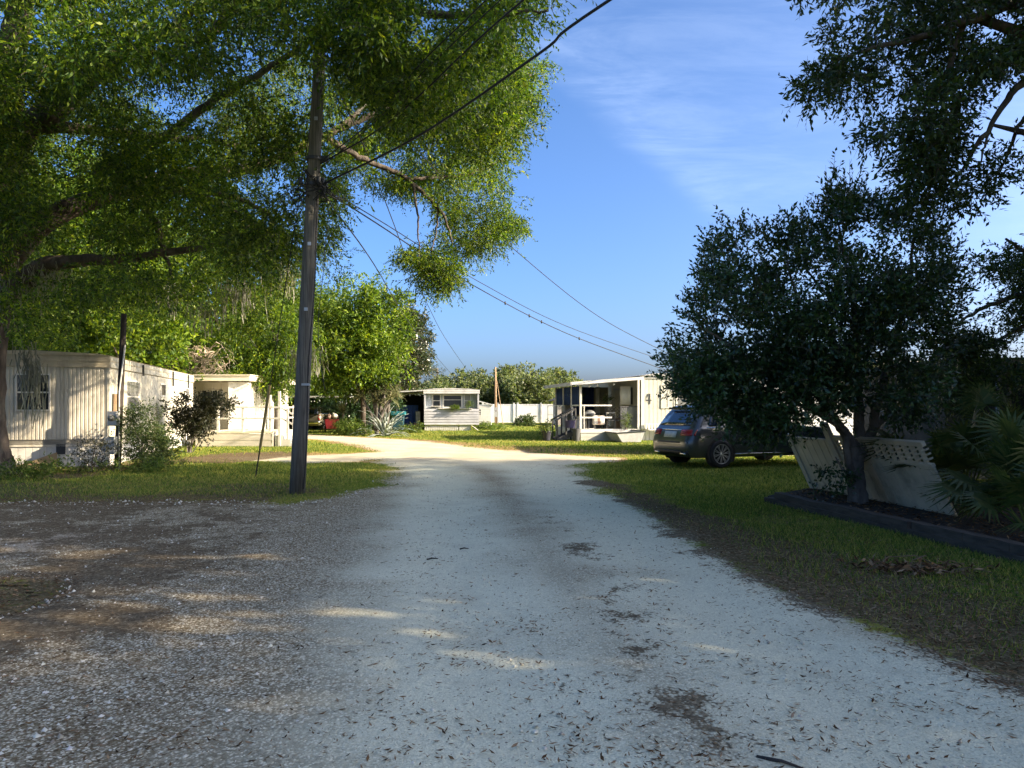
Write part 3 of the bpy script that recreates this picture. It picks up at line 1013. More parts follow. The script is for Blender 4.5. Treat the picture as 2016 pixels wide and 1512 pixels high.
# sprigs that stick out of the outline
ep = []
for i in range(len(FIC)):
    a, b = np.array(FIC[i], float), np.array(FIC[(i + 1) % len(FIC)], float)
    m = max(1, int(np.linalg.norm(b - a) / 6))
    for t in np.linspace(0, 1, m, False): ep.append(a + (b - a) * t)
ep = np.array(ep)
E = atn(np.column_stack([ep + (np.array([[1640, 680]]) - ep) * rng.uniform(-.05, .06, (len(ep), 1)), rng.uniform(YB - 1, YB + .8, len(ep))]))
ED = nrm(nrm(E - np.array([*at(1640, 740, YB)])) + rng.normal(0, .35, E.shape) + np.array([0, 0, .25]))
V = np.concatenate([sprig_leaves(P, D, .26, 7, .085, .036, .05, .75, .5, rng), sprig_leaves(P2, D2, .22, 6, .08, .035, .1, .8, .5, rng), sprig_leaves(E, ED, .34, 9, .085, .034, .0, .6, .3, rng)])
quads('crown', V - finv, LEAF_DARK, fic)
quads('twigs', np.concatenate([twig_tris(P[::4], D[::4], .28, .05, .004), twig_tris(E, ED, .36, 0, .004)]) - finv, BARKG, fic)


# ================================================================ oaks of the right-hand side: their limbs reach into the picture
def right_oak(name, label, base, limbs, polys, seed, leaf, ll=.088, lw=.034, upper=None):
    rng = np.random.default_rng(seed)
    root = empty(name, (*base, 0), 0, label, 'tree')
    off = np.array([*base, 0])
    mb = limb_mesh(limbs, 8, .012, rng)
    mb.v = [tuple(np.array(p) - off) for p in mb.v]
    t = spline([[0, 0, -.1, .5], [0, 0, .5, .36], [-.1, .1, 3, .3], [-.2, 0, 6.5, .22], [-.4, 0, 9.5, .1]], 5, .03, rng)
    mb.tube([p[:3] for p in t], [p[3] for p in t], 10)
    for l in limbs:
        e = np.array(at(*l[0][:3])) - off
        mb.tube([(-.2, 0, e[2] * .75), tuple(e * .5 + np.array([0, 0, e[2] * .42])), tuple(e)], [.18, .12, l[0][3]], 8)
    mb.build('trunk', BARK, root, True)
    Vs, Ts = [], []
    for poly, nc, Yr, cr, ns, hol in polys:
        C = atn(jitter_fill(poly, nc, Yr, rng, hol))
        P, D = clump_sprigs(C, cr * rng.uniform(.7, 1.3, nc), int(ns * 1.35), rng, .7)
        Vs.append(sprig_leaves(P, D, .26, 7, ll, lw, .25, .75, .5, rng))
        Ts.append(twig_tris(P[::2], D[::2], .3, .2, .004))
    if upper:
        C, d = ell_clumps(upper[0], upper[1], rng, .4)
        P, D = clump_sprigs(C, .75, 26, rng, .7, d)
        Vs.append(sprig_leaves(P, D, .5, 7, .17, .07, .2, .9, .6, rng) - off * 0 + off)
    quads('crown', np.concatenate(Vs) - off, leaf, root)
    quads('twigs', np.concatenate(Ts) - off, BARK, root)
    return root


right_oak('oak_tree', 'dark oak reaching its branches down from above at the upper right of the drive', (10.6, 10.2),
          [[(2060, 120, 10, .07), (2000, 175, 10, .05), (1950, 245, 10, .035), (1905, 315, 10, .025), (1862, 372, 10, .01)],
           [(2080, 180, 10, .05), (2010, 240, 10.1, .03), (1985, 300, 10.1, .02), (1960, 350, 10.1, .01)],
           [(2080, -20, 9.8, .08), (1960, 20, 9.6, .06), (1850, 60, 9.5, .045), (1740, 90, 9.4, .03), (1640, 120, 9.3, .012)],
           [(1950, 245, 10, .02), (1940, 290, 10, .015), (1925, 330, 10, .008)],
           [(1905, 30, 9.6, .05), (1860, 150, 9.7, .035), (1800, 240, 9.8, .02), (1770, 330, 9.9, .01)]],
          [([(1630, -60), (2150, -60), (2150, 60), (1990, 100), (1940, 160), (1900, 200), (1890, 290), (1850, 345), (1800, 330), (1760, 285), (1735, 275), (1730, 230), (1775, 190), (1720, 190), (1690, 210), (1640, 190), (1590, 160), (1590, 130), (1630, 100), (1640, 60), (1625, 20)],
            140, (8.8, 11), .18, 20, [(1765, 215, 22, 18), (1945, 215, 40, 40), (2000, 150, 40, 20), (1845, 150, 20, 14), (1880, 110, 26, 16), (1780, 205, 24, 12), (1950, 60, 16, 14), (1700, 80, 14, 10)]),
           ([(1790, 290), (1850, 310), (1865, 350), (1870, 390), (1840, 410), (1805, 390), (1785, 350)], 15, (9.4, 10.6), .2, 18, []),
           ([(1960, 310), (2000, 285), (2030, 290), (2000, 340), (1960, 365), (1915, 410), (1900, 400), (1940, 355)], 9, (9.6, 10.6), .2, 16, []),
           ([(1985, 60), (2100, 40), (2100, 110), (2040, 120), (1990, 110)], 10, (9.5, 10.5), .2, 18, []),
           ([(1570, -40), (1600, -40), (1590, -5), (1578, 6)], 3, (9.3, 9.6), .1, 8, []),
           ([(1590, 185), (1615, 195), (1600, 205)], 2, (9.3, 9.6), .08, 8, [])],
          8, LEAF_RIGHT, upper=([((3.2, -1.5, 9.5), (3, 3.5, 3)), ((4.5, 0, 7.5), (3, 3.4, 2.8))], 130))

right_oak('broadleaf_tree', 'dense dark tree behind the ficus and above the palm at the right edge', (12.4, 14.2),
          [[(2100, 560, 14, .08), (2020, 580, 13.8, .06), (1950, 600, 13.6, .04), (1880, 640, 13.5, .02)],
           [(2100, 520, 14, .07), (2030, 500, 13.8, .05), (1980, 470, 13.7, .02)],
           [(2100, 600, 14, .06), (2000, 650, 13.8, .04), (1930, 690, 13.7, .015)]],
          [([(2000, 480), (2020, 470), (2150, 460), (2150, 680), (2060, 660), (1990, 650), (1960, 620), (1920, 600), (1900, 560), (1920, 530), (1960, 510)], 85, (12.8, 15.5), .24, 20, [(1960, 640, 30, 14), (2010, 650, 20, 10)]),
           ([(1860, 660), (1990, 690), (1930, 740), (1870, 760), (1850, 720)], 22, (12.5, 13.6), .24, 18, []),
           ([(1870, 760), (1960, 700), (2060, 700), (2060, 780), (1960, 830), (1880, 830)], 40, (13.2, 14.4), .28, 16, [])],
          9, LEAF_RIGHT, upper=([((2.4, .2, 5.5), (2.2, 2.6, 2.4))], 70))


# ================================================================ a row of trees further right: outside the picture, they shade the drive
rng = np.random.default_rng(31)
shade = tree('shade_tree', 'broad leafy tree in the row along the sunny side of the drive', 'tree', (15, 3.4), 12, .38,
             [((0, 0, 8.6), (4.2, 4.4, 4.2)), ((1, 1.5, 6), (3.6, 3.6, 3.2)), ((-.6, -1, 5), (3.0, 3.4, 2.6))], 180, 24, .55, 6, .26, .14, LEAF_RIGHT, BARK, .95, 'trees along the sunny side of the drive', seed=3)
for i, (x, y, s, r) in enumerate([(15.5, -4.2, 1.0, 1.1), (16.5, 8.1, 1.42, 2.3), (17.5, 13.6, 1.0, .7), (21, -.4, 1.1, 5.2), (22, 7.5, 1.1, 4)]):
    c = copy_tree(shade)
    c.location = (x, y, 0)
    c.rotation_euler.z = r
    c.scale = (1, .92, s) if y > 10 else (1, 1, s)

# ================================================================ trees behind the mobile homes on the left
T = tree
g1 = 'green trees behind the homes on the left'
bl = [
    # px, Y, height, spread, label, leaf
    (30, 30, 14, 4.0, 'leafy green tree rising behind the ribbed end wall of the nearest home', LEAF_OAK),
    (185, 32, 12.5, 3.6, 'bright green tree behind the roof corner of the nearest home', LEAF_BRIGHT),
    (330, 40, 17, 4.8, 'tall green tree between the nearest home and the bare dead tree', LEAF_OAK),
    (480, 47, 13.5, 4.2, 'green tree behind the cream home with the deck', LEAF_BRIGHT),
    (120, 50, 20, 6, 'tall tree far behind the nearest home, glimpsed between the oak limbs', LEAF_OAK),
    (400, 60, 17, 6.0, 'farthest tall tree rising above the bare dead tree', LEAF_OAK),
    (-60, 36, 16, 5, 'tree at the far left edge beyond the oak trunk', LEAF_OAK),
    (640, 64, 11.5, 5.5, 'far green tree directly behind the utility pole', LEAF_BRIGHT),
    (575, 54, 11.0, 4.6, 'dusky green tree seen left of the utility pole above the white railing', LEAF_OAK),
]
for i, (px, Y, H, sp, lab, lf) in enumerate(bl):
    x = (px - CX) / F * Y
    bt_ = T('broadleaf_tree', lab, 'tree', (x, Y), H, .3, [((0, 0, H * .66), (sp, sp * .9, H * .30)), ((sp * .4, -.8, H * .42), (sp * .7, sp * .7, H * .22)), ((-sp * .5, -.6, H * .36), (sp * .65, sp * .7, H * .22)), ((0, -1, H * .24), (sp * .8, sp * .6, H * .16))],
      int(19 * H), 28, .42, 6, .23, .10, lf, BARK, .62, g1, seed=40 + i)
for x_, y_, r_ in ((-33, 33, 1.0), (-40, 45, 2.5), (-27, 41, 4.0), (-46, 30, 5.0)):
    c = copy_tree(bt_)
    c.location = (x_, y_, 0)
    c.rotation_euler.z = r_
    c['label'] = 'tree in the wood further along beyond the great oak'
    c['group'] = 'wood beyond the great oak'
# drooping sprays over the deck
dp = tree('weeping_tree', 'drooping olive green tree hanging over the white deck railing beside the pole', 'tree', ((545 - CX) / F * 36, 36), 7.2, .16,
          [((0, -.5, 5.0), (1.9, 1.6, 1.6)), ((.6, -.8, 3.6), (1.4, 1.2, 1.4)), ((-.4, -.9, 3.3), (1.1, 1, 1.1))], 110, 26, .55, 8, .16, .055, LEAF_OAK, BARKG, .42, seed=51, droop=.8)
# bright oak right of the pole
T('broadleaf_tree', 'bright yellow green tree right of the utility pole above the carport car', 'tree', ((715 - CX) / F * 44, 44), 10, .17,
  [((-.6, 0, 7.4), (2.7, 2.4, 2.0)), ((1.3, -.4, 6.3), (1.9, 2.0, 2.0)), ((-1.6, -.5, 5.3), (2.2, 2.0, 1.7)), ((1.0, -.8, 4.5), (1.9, 1.8, 1.5)), ((-.8, -1, 3.6), (2.0, 1.4, 1.1))], 220, 28, .42, 6, .22, .09, LEAF_BRIGHT, BARK, .55, seed=60)
T('magnolia_tree', 'dark glossy magnolia between the yellow green tree and the open sky', 'tree', ((797 - CX) / F * 60, 60), 9.8, .15,
  [((.35, 0, 6.2), (1.8, 1.9, 3.0)), ((-.5, 0, 4.8), (2.1, 1.9, 2.5)), ((.25, 0, 8.4), (1.1, 1.1, 1.3))], 170, 28, .4, 6, .24, .11, LEAF_MAG, BARK, .5, seed=61)
# bare dead tree
rng = np.random.default_rng(71)
dt = empty('dead_tree', ((400 - CX) / F * 38, 38, 0), 0, 'bare pale dead tree with tangled twigs above the cream home roof', 'tree')
mb = MB()
t = spline([[0, 0, 0, .14], [.1, 0, 2.5, .11], [0, 0, 3.6, .08], [.1, 0, 4.6, .05]], 5, .03, rng)
mb.tube([p[:3] for p in t], [p[3] for p in t], 7)
mb.build('trunk', DEADW, dt, True)
mb = MB()
for i in range(150):
    z0 = rng.uniform(2.4, 4.4)
    a = rng.uniform(0, 6.28)
    l = rng.uniform(.7, 1.7)
    p0 = np.array([.05, 0, z0]) + rng.normal(0, .25, 3) * (i > 30)
    p1 = p0 + np.array([math.cos(a) * .5, math.sin(a) * .5, rng.uniform(0, .6)]) * l
    p2 = p1 + np.array([math.cos(a + .5) * .4, math.sin(a + .5) * .4, rng.uniform(-.7, .2)]) * l
    p3 = p2 + np.array([rng.normal(0, .15), rng.normal(0, .15), rng.uniform(-.5, -.1)]) * l
    r = .035 if i < 20 else rng.uniform(.008, .016)
    b = spline([[*p0, r], [*p1, r * .7], [*p2, r * .45], [*p3, .005]], 3, .03, rng)
    mb.tube([p[:3] for p in b], [max(p[3], .006) for p in b], 4, False)
mb.build('branches', DEADW, dt)

# ================================================================ the far tree line
far = [
    # px, top py, Y, half width m, label
    (915, 728, 118, 4.4, 'rounded olive tree in the far line just right of the grey home roof'),
    (960, 745, 122, 3.2, 'low yellow green tree in the far line left of the tall service post'),
    (940, 752, 110, 2.6, 'small far tree touching the rounded olive tree'),
    (1000, 738, 112, 3.6, 'green tree in the far line beside the tall service post'),
    (1016, 718, 135, 3.4, 'tallest round crowned tree of the far line, above the white fence'),
    (1040, 745, 108, 3.6, 'broad mid green tree above the middle of the white fence'),
    (1066, 733, 115, 4.0, 'rich green tree in the far line left of the porch roof'),
    (1096, 731, 125, 4.0, 'brownish green tree in the far line next to the porch roof'),
    (1120, 748, 120, 3.4, 'last tree of the far line, half behind the porch roof'),
    (850, 760, 105, 3.0, 'low bushy tree left of the far pine, behind the magnolia'),
]
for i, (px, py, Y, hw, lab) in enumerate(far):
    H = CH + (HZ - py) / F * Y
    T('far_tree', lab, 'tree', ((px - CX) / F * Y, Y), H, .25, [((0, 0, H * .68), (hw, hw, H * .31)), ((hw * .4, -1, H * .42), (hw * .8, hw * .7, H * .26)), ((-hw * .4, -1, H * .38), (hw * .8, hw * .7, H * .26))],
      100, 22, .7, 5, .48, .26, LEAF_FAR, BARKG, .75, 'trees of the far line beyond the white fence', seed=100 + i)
pn = empty('pine_tree', ((861 - CX) / F * 120, 120, 0), 0, 'thin far pine with an open top standing left of the rounded olive tree', 'tree')
rng = np.random.default_rng(120)
mb = MB()
t = spline([[0, 0, 0, .3], [.1, 0, 4, .24], [0, .1, 8, .12]], 4, .03, rng)
mb.tube([p[:3] for p in t], [p[3] for p in t], 7)
cs = []
for k in range(26):
    z = rng.uniform(4.2, 8.2)
    a = rng.uniform(0, 6.28)
    l = rng.uniform(.8, 2.3) * (1 - abs(z - 6) / 5)
    e = (math.cos(a) * l, math.sin(a) * l, z + .3)
    mb.tube([(0, 0, z - .2), e], [.06, .02], 5)
    cs.append(e)
mb.build('trunk', BARKG, pn, True)
P, D = clump_sprigs(np.array(cs), .4, 16, rng)
quads('crown', sprig_leaves(P, D, .4, 6, .4, .05, .1, .9, .5, rng), LEAF_PINE, pn)
# ================================================================ materials of built things
CREAM = M('cream_siding', (.52, .48, .39), .6, .10, 1.2, .15, 8, stain=(.34, .29, .19), stain_amt=.45, stain_scale=(3, 3, .5))
CREAMW = M('weathered_white_siding', (.48, .45, .365), .6, .08, 1.4, .1, 8, stain=(.33, .30, .21), stain_amt=.75, stain_scale=(5, 5, .35))
WHITE = M('white_paint', (.55, .53, .475), .55, .06, 3, .1, 20, stain=(.5, .47, .4), stain_amt=.4)
TAN = M('tan_fascia', (.42, .36, .25), .6, .12, 1.5, .1, 10, stain=(.16, .13, .09), stain_amt=.6, stain_scale=(2, 2, .6))
COTT = M('pale_cream_wall', (.50, .465, .39), .6, .08, 1.5, .1, 10, stain=(.5, .43, .3), stain_amt=.35, stain_scale=(2, 2, .5))
GREYW = M('grey_white_siding', (.40, .40, .41), .55, .10, 1.6, .1, 10, stain=(.28, .27, .25), stain_amt=.5, stain_scale=(1, 1, 4))
GREYB = M('blue_grey_panel', (.34, .37, .38), .55, .10, 2, .1, 10)
SAGE = M('pale_sage_siding', (.44, .43, .355), .6, .08, 1.6, .1, 10, stain=(.36, .34, .27), stain_amt=.4, stain_scale=(3, 3, .5))
ROOFM = M('weathered_metal_roof', (.48, .47, .44), .5, .12, 1.2, .1, 12, stain=(.2, .19, .17), stain_amt=.6)
DARKM = M('dark_metal', (.03, .032, .035), .5, .2, 4)
DARKW = M('dark_grey_wood', (.07, .07, .07), .8, .25, 5, .4, 20, stretch=(1, 1, .3))
DARKB = M('dark_building_wall', (.028, .036, .038), .7, .2, 2, .2, 20)
STEEL = M('dull_steel', (.36, .37, .38), .4, .12, 4, metal=.6)
POLEM = M('weathered_pole_wood', (.115, .108, .09), .9, .45, 9, 1.0, 34, stretch=(4, 4, .16), stain=(.035, .03, .025), stain_amt=.75, stain_scale=(4, 4, .3))
POSTM = M('tan_pole_wood', (.30, .20, .115), .85, .25, 7, .6, 30, stretch=(3, 3, .25), stain=(.1, .07, .04), stain_amt=.5, stain_scale=(4, 4, .3))
DPOST = M('dark_pole_wood', (.045, .036, .03), .9, .25, 7, .6, 30, stretch=(3, 3, .25))
RUBBER = M('black_rubber', (.012, .012, .013), .75, .2, 8)
WIREM = M('black_cable', (.012, .012, .014), .6, .1, 2)
BLUE = M('blue_fabric', (.012, .035, .14), .8, .25, 3, .3, 30, stretch=(4, 4, .5))
GLASS = glassmat('window_glass')
GLASSP = glassmat('curtained_window_glass', (.16, .16, .15), .12, .6)
VINYL = M('white_vinyl', (.78, .77, .73), .4, .04, 2)
PLANK = M('deck_boards', (.62, .55, .40), .7, .12, 6, .3, 20, stretch=(1, 6, 1))
POTM = M('dark_plastic_pot', (.03, .03, .04), .5, .2, 5)
GREENL = leafmat('plant_leaf', [(.04, .08, .015), (.08, .14, .02), (.13, .19, .03), (.19, .22, .05)], .35)
YUCL = leafmat('yucca_leaf', [(.07, .09, .03), (.13, .15, .05), (.20, .20, .08), (.26, .22, .12)], .2)
AGAVE = leafmat('agave_leaf', [(.22, .26, .22), (.30, .34, .29), (.38, .41, .34)], .08, rough=.55)
PALML = leafmat('palmetto_leaf', [(.035, .07, .017), (.06, .10, .025), (.09, .13, .035), (.15, .15, .05)], .22)


def part(mb, name, mat, parent, **k):
    return mb.build(name, mat, parent, **k)


def window(parent, x0, x1, z0, z1, y, frame, axis='x', out=-1, bars=((), (.5,)), fw=.05, glass=None, name='window', proud=.03):
    """framed window on a wall: axis 'x' = wall along local x at local y; 'y' = wall along y at local x=y. out = outward sign"""
    mf, mg = MB(), MB()

    def bx(mb, a0, a1, c0, c1, d0, d1):
        lo, hi = sorted((y + out * d0, y + out * d1))
        if axis == 'x': mb.box(a0, a1, lo, hi, c0, c1)
        else: mb.box(lo, hi, a0, a1, c0, c1)
    bx(mf, x0, x0 + fw, z0, z1, 0, proud)
    bx(mf, x1 - fw, x1, z0, z1, 0, proud)
    bx(mf, x0 + fw, x1 - fw, z0, z0 + fw, 0, proud)
    bx(mf, x0 + fw, x1 - fw, z1 - fw, z1, 0, proud)
    for t in bars[0]:
        a = x0 + (x1 - x0) * t
        bx(mf, a - .015, a + .015, z0 + fw, z1 - fw, .004, proud - .004)
    for t in bars[1]:
        c = z0 + (z1 - z0) * t
        bx(mf, x0 + fw, x1 - fw, c - .02, c + .02, .006, proud - .006)
    bx(mg, x0 + fw * .5, x1 - fw * .5, z0 + fw * .5, z1 - fw * .5, 0, proud * .35)
    f = mf.build(name, frame, parent)
    mg.build('pane', glass or GLASS, f)
    return f


# ================================================================ utility pole and its cables
b0 = gr(585, 972)
PB = Vector((b0[0], b0[1], 0))
PT = at(634, 20, b0[1])


def pole_at(z):
    t = z / PT.z
    return PB.lerp(PT, t)


pole = empty('utility_pole', PB, 0, 'tall weathered wooden utility pole leaning slightly on the grass beside the drive', 'utility pole')
mb = MB()
loc = PT - PB
mb.tube([loc * t + Vector((0, 0, -.02 if t == 0 else 0)) for t in (0, .12, .3, .5, .7, .88, 1)], [.145, .14, .133, .125, .116, .108, .102], 18)
part(mb, 'shaft', POLEM, pole, smooth=True)


def onpole(px, py, off=0.0):
    z = CH + (HZ - py) / F * b0[1]
    return pole_at(z) + Vector((off, 0, 0))


for z, nm in ((5.72, 'cable_clamp'), (6.2, 'cable_clamp')):
    mb = MB()
    c = pole_at(z) - PB
    mb.lathe([(.135, -.03), (.15, -.03), (.15, .03), (.135, .03)], 14, c)
    mb.box(c.x + .12, c.x + .26, c.y - .04, c.y + .04, c.z - .05, c.z + .05)
    part(mb, nm, DARKM, pole)
for dx, dy in ((.2, -.1), (.22, .06), (.16, -.2), (-.19, -.14)):
    mb = MB()
    c = pole_at(5.75) - PB + Vector((dx, dy, 0))
    mb.lathe([(0, -.07), (.035, -.07), (.05, -.04), (.03, 0), (.05, .04), (.035, .07), (0, .07)], 10, c)
    part(mb, 'insulator', DARKM, pole, smooth=True)
mb = MB()
rng = np.random.default_rng(2)
c = np.array(pole_at(5.6) - PB)
for i in range(26):      # tangle of coiled cable ends
    a = c + rng.normal(0, .09, 3) + np.array([rng.choice([-.2, .22]), -.1, 0])
    p = spline([[*a], [*(a + rng.normal(0, .16, 3))], [*(a + rng.normal(0, .2, 3))], [*(a + rng.normal(0, .12, 3))]], 4)
    mb.tube([q for q in p], .008, 4)
part(mb, 'cable_tangle', WIREM, pole)
mb = MB()
dn = [pole_at(z) - PB + Vector((.135 + .02 * math.sin(z * 2), -.1, 0)) for z in np.linspace(5.5, .1, 16)]
mb.tube(dn, .012, 5)
part(mb, 'down_lead', WIREM, pole)
for z_, r_ in ((6.9, .14), (4.6, .15), (3.4, .155), (7.6, .135)):
    mb = MB()
    c = pole_at(z_) - PB
    mb.tube([c + Vector((.03, -r_ - .02, 0)), c + Vector((.03, r_ + .02, 0))], .014, 6)
    mb.box(c.x, c.x + .06, c.y - r_ - .012, c.y - r_ + .008, c.z - .03, c.z + .03)
    part(mb, 'bolt', STEEL, pole)
mb = MB()
c = pole_at(2.02) - PB
mb.box(c.x + .02, c.x + .17, c.y - .16, c.y - .147, c.z - .02, c.z + .02)
part(mb, 'number_tag', STEEL, pole)


def cable(name, label, pts, r, sag=0.0, group='cables strung from the utility pole', bobs=()):
    P = [Vector(p) for p in pts]
    S_ = []
    if len(P) == 2:
        for i in range(25):
            t = i / 24
            q = P[0].lerp(P[1], t)
            q.z -= sag * 4 * t * (1 - t)
            S_.append(q)
    else:
        S_ = [Vector(q) for q in spline([tuple(p) for p in P], 8)]
    mb = MB()
    mb.tube(S_, r, 6)
    for t in bobs:
        q = S_[int(t * (len(S_) - 1))]
        mb.lathe([(0, -.07), (.03, -.05), (.03, .05), (0, .07)], 6, q)
    return tag(mb.build(name, WIREM, None, True), label, 'cable', group)


def lerp_line(a, pix, Y):
    return at(pix[0], pix[1], Y)


A1 = onpole(633, 365, .14)
q = at(1200, 0, 8.0)
d = (q - A1)
cable('power_cable', 'thickest black cable slanting across the sky from the pole past the tip of the oak', [A1, at(823, 268, 11.4), at(1062, 105, 9.15), q, A1 + d * 1.9, A1 + d * 3.4], .0175)
A2 = onpole(636, 322, .12)
q2 = at(1030, 0, 9.3)
d = q2 - A2
cable('power_cable', 'middle cable rising from the pole through the dark oak leaves', [A2, at(735, 262, 12.4), at(827, 187, 11.3), q2, A2 + d * 2, A2 + d * 3.6], .014)
A3 = onpole(637, 318, .12)
q3 = at(957, 0, 9.6)
d = q3 - A3
cable('power_cable', 'upper thin cable of the pair climbing from the pole into the dark oak leaves', [A3, at(738, 233, 12.3), at(827, 127, 11.0), q3, A3 + d * 2, A3 + d * 3.6], .010)
cable('power_cable', 'lower thin cable of the pair climbing from the pole into the dark oak leaves', [onpole(637, 330, .13), at(738, 240, 12.3), at(840, 135, 11.0), at(985, 0, 9.6), at(1500, -480, 6)], .008)
Y4 = 36.2
cable('service_drop', 'lower beaded cable sagging from the pole to the porch home', [onpole(642, 374, .2), at(742, 440, 18), at(925, 558, 25), at(1115, 656, 31), at(1322, 733, Y4)], .016, bobs=(.62, .66, .7, .8))
cable('service_drop', 'upper cable of the pair sagging from the pole to the porch home', [onpole(642, 370, .2), at(752, 437, 18), at(940, 553, 25), at(1115, 642, 31), at(1328, 717, Y4)], .012)
cable('service_drop', 'single cable from the pole top through bright oak leaves to the roof beside the ficus', [onpole(640, 108, .1), at(779, 247, 17), at(896, 377, 21.5), at(1010, 489, 26), at(1180, 624, 31.5), at(1335, 706, Y4)], .014)
cable('service_drop', 'cable dropping from the pole behind the yellow green tree towards the far line', [onpole(640, 380, .18), at(736, 520, 22), at(800, 628, 36), at(840, 680, 48), at(886, 733, 70), at(905, 752, 95)], .017)
cable('service_drop', 'steep cable dropping from under the oak tip behind the grey home roof', [onpole(638, 120, .1), at(715, 285, 20), at(775, 440, 28), at(803, 515, 33), at(844, 604, 42), at(876, 665, 53), at(917, 725, 80), at(930, 742, 100)], .018)
cable('hanging_wire', 'loose thin wire hanging down beside the utility pole', [onpole(646, 372, .2), at(647, 420, b0[1] - .1), at(640, 480, b0[1] - .1), at(637, 530, b0[1] - .1), at(628, 610, b0[1] - .1), at(627, 660, b0[1] - .1), at(632, 720, b0[1] - .1), at(640, 770, b0[1] - .1)], .006)
gy = gr(503, 940)
G0, G1 = Vector((*gy, 0)), onpole(622, 240, -.1)
guy = empty('guy_wire', G0, 0, 'slanting guy wire with a tan guard staked in the grass left of the pole', 'guy wire', None)
mb = MB()
mb.tube([Vector((0, 0, -.05)), (G1 - G0)], .009, 6)
part(mb, 'wire', WIREM, guy)
mb = MB()
dv = (G1 - G0)
mb.tube([dv * .0, dv * .10], .016, 8)
part(mb, 'anchor_rod', DARKM, guy)
mb = MB()
mb.tube([dv * .10, dv * .30], .032, 8)
part(mb, 'guard', M('tan_plastic_guard', (.28, .21, .09), .6, .2, 3), guy)

# service pole with meter at the corner of the nearest home
sp_ = Vector((*gr(231, 922), 0))
sv = empty('service_pole', sp_, 0, 'short dark service pole with an electric meter at the corner of the nearest home', 'service pole')
mb = MB()
st = at(244, 618, sp_.y) - sp_
mb.tube([Vector((0, 0, -.05)), st * .38, st], [.085, .08, .07], 10)
part(mb, 'post', DPOST, sv, smooth=True)
mb = MB()
mb.tube([Vector((-.02, -.1, 1.35)), Vector((-.01, -.09, 1.95))], .07, 8)
part(mb, 'plank', POSTM, sv)
mb = MB()
mb.tube([Vector((.10, -.1, 0)), Vector((.1, -.1, 2.0)), st * .8 + Vector((.1, -.06, 0))], .022, 8)
part(mb, 'conduit', WHITE, sv, smooth=True)
mb = MB()
mb.box(-.14, .1, -.24, -.1, 1.12, 1.5)
me_ = part(mb, 'meter_box', STEEL, sv, bevel=.01)
mb = MB()
mb.lathe([(0, -.34), (.07, -.33), (.085, -.3), (.085, -.24)], 14, (-.02, 0, 1.33), 'y')
part(mb, 'meter', GLASSP, me_, smooth=True)
mb = MB()
mb.box(-.22, .06, -.26, -.1, .38, .84)
part(mb, 'breaker_box', M('grey_enamel', (.23, .25, .26), .45, .1, 4), sv, bevel=.01)

# ================================================================ nearest home, left
hm = empty('mobile_home', (-10.95, 20.1, 0), rad(13.6), 'nearest old cream mobile home with a ribbed end wall and streaked white side', 'mobile home')
L_ = 12.4
Wd = 3.75
mb = MB()
mb.box(-Wd + .03, -.03, .03, L_, .55, 2.68)
mb.ribs((-Wd, 0), (0, 0), .74, 2.68, .10, .014, (0, -1), .38)
part(mb, 'wall', CREAM, hm, xf=None)
mb = MB()
mb.ribs((0, 0), (0, L_), .55, 2.66, .2, .012, (1, 0), .2)
mb.box(-.05, .012, -.02, .06, .5, 2.68)
part(mb, 'side_wall', CREAMW, hm)
mb = MB()
mb.box(-Wd - .04, .03, -.05, L_, 2.68, 2.84)
mb.box(-Wd - .06, .05, -.07, L_ + .02, 2.84, 2.87)
mb.box(-Wd - .04, .03, -.045, L_, 2.87, 3.0)
pr = [Vector((-Wd - .08, -.08, 3.0)), Vector((.07, -.08, 3.0)), Vector((-.3, -.08, 3.05)), Vector((-Wd / 2, -.08, 3.12)), Vector((-Wd + .3, -.08, 3.06))]
mb.prism(pr, (0, 0, 0), (0, L_ + .1, 0))
part(mb, 'roof', TAN, hm)
mb = MB()
mb.ribs((.04, 0), (.04, L_), 2.69, 2.98, .9, .006, (1, 0), .04)
part(mb, 'side_fascia', CREAMW, hm)
for t in (3.4, 7.9, 10.9):
    mb = MB()
    mb.box(.045, .10, t, t + .05, 2.4 if t > 4 else 2.6, 2.95)
    part(mb, 'tie_strap', DARKM, hm)
mb = MB()
mb.ribs((-Wd + .02, .06), (-.02, .06), 0, .66, .17, .012, (0, -1), .15)
mb.box(-Wd, -.02, .03, .10, .60, .74)
mb.ribs((-.06, .06), (-.06, L_), 0, .55, .5, .01, (1, 0), .06)
part(mb, 'skirting', WHITE, hm)
for q in ((-1.3, -1.08, .34, .62), (-3.2, -2.8, .5, .6)):
    mb = MB()
    mb.box(q[0], q[1], .03, .05, q[2], q[3])
    part(mb, 'vent', DARKM, hm)
mb = MB()
mb.prism([Vector((-2.35, 0, 0)), Vector((-1.25, 0, 0)), Vector((-1.25, 0, .4))], (0, -.1, 0), (0, -.05, 0))
part(mb, 'loose_panel', M('bare_plywood', (.42, .30, .16), .8, .2, 3), hm)
window(hm, -2.25, -1.42, 1.5, 2.5, 0, WHITE, 'x', -1, bars=((), (.5,)), fw=.04)
window(hm, 1.65, 3.2, 1.42, 2.42, 0, WHITE, 'y', 1, glass=GLASSP)
window(hm, 6.1, 6.95, 1.98, 2.45, 0, WHITE, 'y', 1, bars=((), ()))
window(hm, 10.6, 11.5, 1.75, 2.42, 0, WHITE, 'y', 1, glass=GLASSP)

